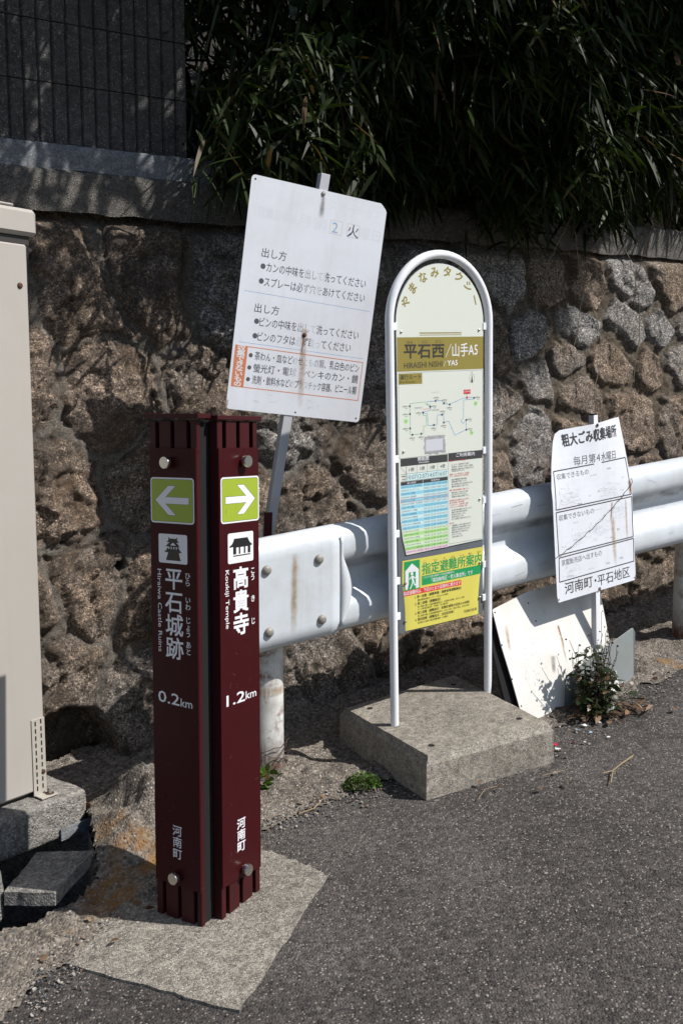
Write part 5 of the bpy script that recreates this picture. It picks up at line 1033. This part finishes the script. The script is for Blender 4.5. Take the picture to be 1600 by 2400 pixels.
def plant(name, label, a, group=None): return thing(name, label, 'bamboo' if 'bamboo' in name else 'shrub', an(a, .95, .76), group=group, world=True)
def culms(parent, spots, mat=CULM):
    for a, nd, h, lean, da in spots:
        mb_ = MB(); pts = []
        for k in range(10): t = k / 9; pts.append(an(a + da * t * t, nd - lean * t ** 2.2, .70 + .03 * a + h * (t - .28 * t ** 3)))
        mb_.tube(pts, [.007 * (1 - .75 * k / 9) for k in range(10)], mat, 7); mb_.build('culm', parent, smooth=True)
# left clump, hanging past the end of the ribbed wall
p1 = plant('bamboo_clump', 'yellow-green bamboo tuft spilling over the coping at the end of the ribbed wall', .35)
a, nd, z = curtain(700, .22, .90, 1.20, .95); k_ = (a > .30) | (z < .98); foliage('foliage', p1, ANV(a[k_], nd[k_], z[k_]), 6, BAMBOO, lo=.06, hi=.12)
n = 85; a = rng.uniform(.06, .62, n); foliage('hanging_tips', p1, ANV(a, rng.uniform(.26, .46, n), rng.uniform(.72, 1.02, n)), 5, BAMBOO, lo=.08, hi=.15, out_bias=.2)
n = 800; a = rng.uniform(.12, 1.25, n); foliage('inner_foliage', p1, ANV(a, rng.uniform(.78, 1.15, n), rng.uniform(.85, 2.3, n)), 6, BAMBOO, lo=.09, hi=.17)
culms(p1, [(.3, .85, .55, .40, -.15), (.5, .9, .6, .45, .05), (.65, .85, .7, .4, -.1), (.8, .9, .8, .45, .1)])
p2 = plant('broadleaf_shrub', 'broadleaf shrub with glossy rounded leaves above the left bamboo', .75)
n = 330; c = ANV(rng.uniform(.52, 1.18, n), rng.uniform(.48, .95, n), rng.uniform(1.0, 1.85, n)); P, D_, L_, W_ = bunches(c, 5, lo=.045, hi=.085, wr=(.20, .27)); V, Q_ = leaf_quads(P, D_, L_, W_, rng.normal(0, .6, len(P)), rng.uniform(0, .3, len(P)), wid=(.3, .95, .85, .1)); mesh_np('foliage', V, Q_, [BROAD], p2, {'rnd': np.repeat(rng.random(len(P)), 8)})
culms(p2, [(.6, .9, .8, .3, .1), (.8, .95, 1.0, .3, -.1), (.95, .9, .9, .25, .05)], STRAWD)
p3 = plant('bamboo_thicket', 'dense dark dwarf bamboo hanging over the middle of the stone wall', 1.5)
a, nd, z = curtain(3600, .80, 2.15, 2.1, lambda q: .70 + .30 * sstep(1.40, 1.15, q) + .45 * sstep(2.0, 2.2, q)); foliage('foliage', p3, ANV(a, nd, z), 6, BAMBOO, lo=.07, hi=.15, wr=(.05, .075)); culms(p3, [(.9 + .15 * k, .9, 1.1 + .1 * (k % 3), .5, .1 * ((k % 3) - 1)) for k in range(8)])
p4 = plant('bamboo_thicket', 'dwarf bamboo with sunlit arching leaf sprays at the upper right above the stone wall', 3.0)
a, nd, z = curtain(4200, 2.10, 4.1, 2.4, 1.33, 1.35); foliage('foliage', p4, ANV(a, nd, z), 6, BAMBOO, lo=.07, hi=.15, wr=(.05, .075)); culms(p4, [(2.2 + .2 * k, .95, 1.2 + .1 * (k % 3), .45, .1 * ((k % 3) - 1)) for k in range(9)])
# unseen upper sprays added to shade the wall and thicket; l and c stay constant along a sun ray
def canopy(name, parent, n, l0, l1, c0, c1, z0, z1, **k):
    l = rng.uniform(l0, l1, n); c = rng.uniform(c0, c1, n); z = rng.uniform(z0, z1, n); a = l + FL * z - RP @ D2; nd = c - FN * z; X_ = ANV(a, nd, z)
    ok = X_[:, 2] - .16 > X_[:, 1] * math.tan(R(21.6)) + .05
    return foliage(name, parent, X_[ok], 6, BAMBOO, lo=.13, hi=.22, **k)
canopy('shade_foliage', p1, 215, -.3, .84, 1.24, 1.9, 1.75, 2.5); canopy('shade_foliage', p1, 34, -.3, .80, .90, 1.26, 1.75, 2.3)
canopy('shade_foliage', p3, 620, 1.80, 2.85, .84, 2.1, 1.9, 2.9); canopy('shade_foliage', p4, 300, 2.75, 4.8, 1.42, 2.4, 2.0, 3.0)
culms(p1, [(-.1, 1.0, 2.2, 1.5, .6), (.2, 1.0, 2.3, 1.6, .8), (.45, 1.0, 2.3, 1.5, .7)]); culms(p3, [(1.2 + .3 * k, 1.0, 2.4, 1.7, .9) for k in range(4)]); culms(p4, [(2.5 + .35 * k, 1.0, 2.5, 1.7, .9) for k in range(5)])  # long culms that carry the added shade foliage
# dry vines and roots over the wall
VN = [((1.62, .46, 1.30), (1.58, .42, 1.10), (1.62, .40, .98), (1.70, .40, .80), (1.66, .42, .66), (1.60, .44, .55)), ((2.10, .42, 1.30), (2.06, .36, 1.05), (2.10, .34, .86), (2.12, .36, .72), (2.20, .50, .55), (2.24, .54, .40)), ((2.32, .45, 1.30), (2.36, .38, 1.12), (2.30, .36, 1.0), (2.34, .36, .9)), ((2.05, .46, .75), (2.14, .50, .62), (2.22, .52, .50), (2.26, .53, .30), (2.22, .53, .05)), ((1.78, .46, .70), (1.86, .52, .58), (1.90, .53, .46), (1.86, .54, .20)), ((.74, .44, .72), (.70, .50, .50), (.76, .54, .30)), ((.30, .55, .30), (.36, .54, .22), (.40, .54, .20), (.46, .54, .24)), ((2.6, .5, .66), (2.7, .54, .5), (2.78, .55, .35), (2.82, .55, .1)), ((1.95, .55, .45), (2.02, .53, .25), (1.98, .52, .0), (2.02, .51, -.2))]
for v_ in VN:
    pts = []; m_ = len(v_)
    for i in range(m_ - 1):
        p0, p1_, p2_, p3_ = [np.array(v_[max(0, min(m_ - 1, i + d))]) for d in (-1, 0, 1, 2)]
        for k in range(6): t = k / 6; q = .5 * (2 * p1_ + (p2_ - p0) * t + (2 * p0 - 5 * p1_ + 4 * p2_ - p3_) * t * t + (3 * p1_ - p0 - 3 * p2_ + p3_) * t ** 3); pts.append(an(q[0] + rng.normal(0, .004), q[1] + .09, q[2]))
    mb_ = MB(); mb_.tube(pts, .0019, PALEV, 5); tag(mb_.build('dry_vine'), 'thin pale dry vine trailing from the bamboo over the stone wall', 'vine', 'dry vines over the stone wall')
# weeds by the leaning board
wx, wy, wz = on_ground(1392, 1672); wd = thing('weed_clump', 'dark green weed clump with dry brown stalks in front of the grey metal sheet', 'weed', (wx, wy, wz), world=True)
PP = []; DD = []; mb_ = MB()
for k in range(60):
    a_ = rng.uniform(0, 6.28); h_ = .06 + .19 * rng.random() ** 1.4; r0 = .046 * rng.random() ** .6; lean = .075 * rng.random() * (1.3 if h_ < .12 else .6); bx0 = np.array([wx + r0 * math.cos(a_) * 1.2, wy + r0 * math.sin(a_) * .8, wz]); tip = bx0 + np.array([lean * math.cos(a_) + .01, lean * math.sin(a_), h_]); nl = int(5 + h_ * 70)
    mb_.tube([tuple(bx0), tuple((bx0 + tip) / 2 + rng.normal(0, .006, 3)), tuple(tip)], [.0016, .0013, .0008], STRAWD, 5)
    for q in range(nl): f_ = .12 + .9 * q / nl; p = bx0 + (tip - bx0) * f_ + rng.normal(0, .007, 3); th = q * 2.4 + rng.normal(0, .5); PP.append(p); DD.append((math.cos(th), math.sin(th), rng.uniform(-.2, .7)))
P = np.array(PP); P[:, 2] = np.maximum(P[:, 2], wz + .006); D_ = np.array(DD); L_ = rng.uniform(.015, .036, len(P)); V, Q_ = leaf_quads(P, D_, L_, L_ * rng.uniform(.22, .34, len(P)), rng.normal(0, .5, len(P)), rng.uniform(0, .6, len(P)), wid=(.3, 1, .8, .1)); mesh_np('foliage', V, Q_, [WEED], wd, {'rnd': np.repeat(rng.random(len(P)), 8)}); mb_.build('stems', wd)
mb_ = MB()
for k in range(16):
    a_ = rng.uniform(0, 6.28); h_ = rng.uniform(.18, .36); pts = [(wx + .02 * math.cos(a_), wy + .02 * math.sin(a_), wz)]
    for i in range(1, 6): t = i / 5; pts.append((wx + (.02 + .06 * t) * math.cos(a_) + rng.normal(0, .006) - .012 * t, wy + (.02 + .05 * t) * math.sin(a_), wz + h_ * t))
    mb_.tube(pts, [.0018, .0016, .0014, .0012, .001, .0008], STRAWD, 5)
    for q in pts[4:]: mb_.dome(tuple(np.array(q) + rng.normal(0, .006, 3)), tuple(rng.normal(0, 1, 3)), .0028 * rng.uniform(.6, 1.5), .007, STRAWD, 6)
for k in range(40):
    a_ = rng.uniform(2.4, 6.9); L0 = rng.uniform(.08, .22); pts = [(wx + L0 * t * math.cos(a_) + rng.normal(0, .004), wy + L0 * t * math.sin(a_) * .7 + rng.normal(0, .004), gz(wx, wy) + .010 + .022 * math.sin(math.pi * t) * rng.random()) for t in np.linspace(.1, 1, 6)]; mb_.tube(pts, .0013, STRAWD if k % 6 else STRAW, 5)
mb_.build('dry_stalks', wd)
def scatter_leaves(label, n, cx, cy, sx, sy, lo, hi, mat, name='dead_leaf', group=None):
    for k in range(n):
        x_, y_ = cx + rng.normal(0, sx), cy + rng.normal(0, sy); P = np.array([[x_, y_, gz(x_, y_) + .017]]); a_ = rng.uniform(0, 6.28); V, Q_ = leaf_quads(P, np.array([[math.cos(a_), math.sin(a_), rng.uniform(.0, .35)]]), np.array([rng.uniform(lo, hi)]), np.array([rng.uniform(.006, .012)]), np.array([rng.normal(0, .5)]), np.array([.2]))
        tag(mesh_np(name, V, Q_, [mat], None, {'rnd': np.full(8, rng.random())}), label, 'leaf', group)
scatter_leaves('curled brown dead leaf on the ground round the weed clump', 44, wx + .02, wy - .035, .085, .035, .025, .065, DEADL, group='dead leaves round the weed clump')
scatter_leaves('curled brown dead leaf on the asphalt right of the weed clump', 8, wx + .16, wy - .01, .04, .02, .05, .09, DEADL, group='dead leaves right of the weed clump')
for cx_, cy_, sx_, sy_, n_l, lab_ in ((.46, 2.93, .14, .05, 9, 'small dry leaf scrap on the asphalt along the front of the concrete block'), (-.12, 2.86, .10, .05, 7, 'small dry leaf scrap on the verge by the guardrail post'), (-.55, 2.28, .07, .09, 6, 'small dry leaf scrap on the verge left of the maroon pillar'), (1.15, 3.66, .12, .06, 8, 'small dry leaf scrap on the verge right of the metal sheet')): scatter_leaves(lab_, n_l, cx_, cy_, sx_, sy_, .010, .028, DEADL, group=lab_.replace('small dry leaf scrap', 'dry leaf scraps'))
# grass tuft at the foot of the wall, clover at the block, ivy at the post
def blades(name, label, cat, x_, y_, n, lo, hi, mat, spread, up=.9, wid=.0022):
    z_ = gz(x_, y_) + .01; P = np.stack([x_ + rng.normal(0, spread, n), y_ + rng.normal(0, spread, n), np.full(n, z_)], 1); D_ = np.stack([rng.normal(.25, .7, n), rng.normal(-.1, .5, n), rng.uniform(.3, 1, n) * up], 1); V, Q_ = leaf_quads(P, D_, rng.uniform(lo, hi, n), np.full(n, wid), rng.normal(0, .6, n), rng.uniform(.2, .7, n)); return tag(mesh_np(name, V, Q_, [mat], None, {'rnd': np.repeat(rng.random(n), 8)}), label, cat)
g1_ = on_ground(272, 1955); blades('grass_tuft', 'thin olive grass tuft at the foot of the wall left of the maroon pillar', 'grass', g1_[0], g1_[1], 26, .05, .15, GRASSM, .018)
g1_ = on_ground(1500, 1492); blades('grass_tuft', 'small yellow-green grass tuft at the wall foot right of the metal sheet', 'grass', g1_[0], g1_[1] + .12, 16, .03, .07, GRASSM, .03)
def cushion(name, label, x_, y_, n, rx, ry, h, lo, hi, mat, wr=.42):
    th = rng.uniform(0, 6.28, n); r_ = rng.random(n) ** .5; P = np.stack([x_ + rx * r_ * np.cos(th), y_ + ry * r_ * np.sin(th), np.zeros(n)], 1); P[:, 2] = gz(P[:, 0], P[:, 1]) + .012 + h * (1 - r_ ** 2) * rng.random(n); D_ = np.stack([np.cos(th), np.sin(th), rng.uniform(.2, 1.2, n)], 1) + rng.normal(0, .4, (n, 3)); L_ = rng.uniform(lo, hi, n); V, Q_ = leaf_quads(P, D_, L_, L_ * wr, rng.normal(0, .7, n), rng.uniform(0, .5, n), wid=(.3, .95, .9, .25)); return tag(mesh_np(name, V, Q_, [mat], None, {'rnd': np.repeat(rng.random(n), 8)}), label, 'weed')
g1_ = on_ground(848, 1848); cushion('clover_patch', 'bright green low weed cushion at the corner of the concrete block', g1_[0], g1_[1], 420, .055, .04, .045, .006, .013, CLOVER)
g1_ = on_ground(620, 1850); cushion('ivy_weed', 'round-leaved green weed at the foot of the guardrail post behind the pillar', g1_[0], g1_[1], 34, .05, .045, .05, .022, .040, CLOVER, .48)
# ================================================================== SMALL THINGS ON THE GROUND
def pebbles(name, n, fx, lo, hi, mats):
    V = []; Q_ = []; M_ = []; cube = np.array([(x, y, z) for x in (-1, 1) for y in (-1, 1) for z in (-1, 1)], float); f_ = np.array([(0, 1, 3, 2), (4, 6, 7, 5), (0, 4, 5, 1), (2, 3, 7, 6), (0, 2, 6, 4), (1, 5, 7, 3)])
    k = 0
    while k < n:
        x_, y_, h_ = fx(); 
        if inside(HOLE, np.array([x_]), np.array([y_]))[0]: continue
        r_ = lo + (hi - lo) * rng.random() ** 2.5; s_ = r_ * rng.uniform(.6, 1.2, 3) * np.array([1, 1, .6]); a_ = rng.uniform(0, 6.28); c = cube * s_ * .62 + rng.normal(0, r_ * .16, (8, 3)); V.append(np.stack([x_ + c[:, 0] * math.cos(a_) - c[:, 1] * math.sin(a_), y_ + c[:, 0] * math.sin(a_) + c[:, 1] * math.cos(a_), gz(x_, y_) + h_ + c[:, 2]], 1)); Q_.append(f_ + 8 * k); M_ += [rng.integers(len(mats))] * 6; k += 1
    return tag(mesh_np(name, np.concatenate(V), np.concatenate(Q_), mats, None, mi=M_, smooth=False), kind='stuff')
PB = [flat('pebble_a', (.30, .27, .24), .8), flat('pebble_b', (.15, .14, .135), .8), flat('pebble_c', (.33, .30, .265), .8), flat('pebble_d', (.22, .15, .11), .8), flat('pebble_e', (.10, .11, .12), .8), flat('pebble_f', (.40, .375, .34), .8)]
vb = [(-.70, 2.02), (-.62, 2.18), (-.234, 2.722), (-.10, 2.822), (.04, 2.918), (.26, 2.99), (.70, 3.10), (.9, 3.40), (1.083, 3.56), (1.334, 3.737)]
def near_edge():
    i = rng.integers(len(vb) - 1); t = rng.random(); a = np.array(vb[i]); e = np.array(vb[i + 1]); q = a + (e - a) * t; s_ = rng.normal(0, .05); return q[0] - .5 * s_, q[1] + .8 * s_, .012 if s_ > 0 else .004
pebbles('gravel', 1500, near_edge, .0018, .0060, PB)
pebbles('gravel', 1300, lambda: (rng.uniform(-.75, 1.4), rng.uniform(1.75, 3.7), .003), .0012, .0036, PB)
REDP = flat('red_plastic', (.55, .02, .05), .4); WHP = flat('white_plastic', (.75, .76, .78), .45); BLP = flat('pale_blue_plastic', (.40, .55, .68), .45)
for u, v, m_, lab in ((1301, 1746, REDP, 'red'), (1269, 1788, REDP, 'red'), (1344, 1739, REDP, 'red'), (1369, 1701, WHP, 'white'), (1405, 1696, WHP, 'white'), (1383, 1718, BLP, 'blue'), (1425, 1728, WHP, 'white'), (1369, 1741, WHP, 'white'), (1306, 1755, WHP, 'white'), (1299, 1812, WHP, 'white'), (1352, 1712, BLP, 'blue')):
    p = on_ground(u, v, .006); mb_ = MB(); r_ = rng.uniform(.006, .011); pts = [(p[0] + r_ * rng.uniform(.5, 1.2) * math.cos(t), p[1] + r_ * rng.uniform(.5, 1.2) * math.sin(t), p[2] + rng.uniform(0, .006)) for t in np.linspace(0, 6.283, 6)[:-1]]; lo_ = [(x_, y_, z_ - .0012) for x_, y_, z_ in pts]
    mb_.add(pts, [(0, 1, 2, 3, 4)], m_); mb_.add(lo_, [(4, 3, 2, 1, 0)], m_); mb_.add(pts + lo_, [(i, i + 5, (i + 1) % 5 + 5, (i + 1) % 5) for i in range(5)], m_)
    tag(mb_.build('litter_chip'), {'red': 'tiny red plastic chip on the asphalt right of the concrete block', 'white': 'tiny white plastic chip on the asphalt right of the concrete block', 'blue': 'tiny pale blue plastic chip on the asphalt below the weed clump'}[lab], 'litter', lab + ' litter chips')
def twig(label, uvs, r_, mat=STRAW, br=None):
    mb_ = MB(); pts = [on_ground(u, v, .010 + .004 * (i % 2)) for i, (u, v) in enumerate(uvs)]; mb_.tube([tuple(p) for p in pts], [r_ * (1 - .5 * i / len(pts)) for i in range(len(pts))], mat, 6)
    if br: mb_.tube([tuple(on_ground(u, v, .010)) for u, v in br], r_ * .7, mat, 6)
    tag(mb_.build('twig'), label, 'twig')
twig('forked pale twig on the asphalt at the right', [(1481, 1772), (1455, 1790), (1435, 1806), (1412, 1812)], .0030, STRAW, [(1435, 1806), (1433, 1820), (1430, 1835)])
twig('straight straw stalk on the asphalt beside the concrete block', [(1271, 1818), (1300, 1810), (1323, 1805)], .0016)
twig('pale bent twig on the verge beside the maroon pillar', [(700, 1907), (735, 1895), (750, 1880), (760, 1864)], .0026)
twig('thin straw stalk at the foot of the block near the kerb edge', [(1120, 1872), (1135, 1850), (1165, 1842)], .0012)

for o in list(bpy.data.objects):               # survey helpers are no longer needed
    for k in ('_w', '_o'):
        if k in o: del o[k]
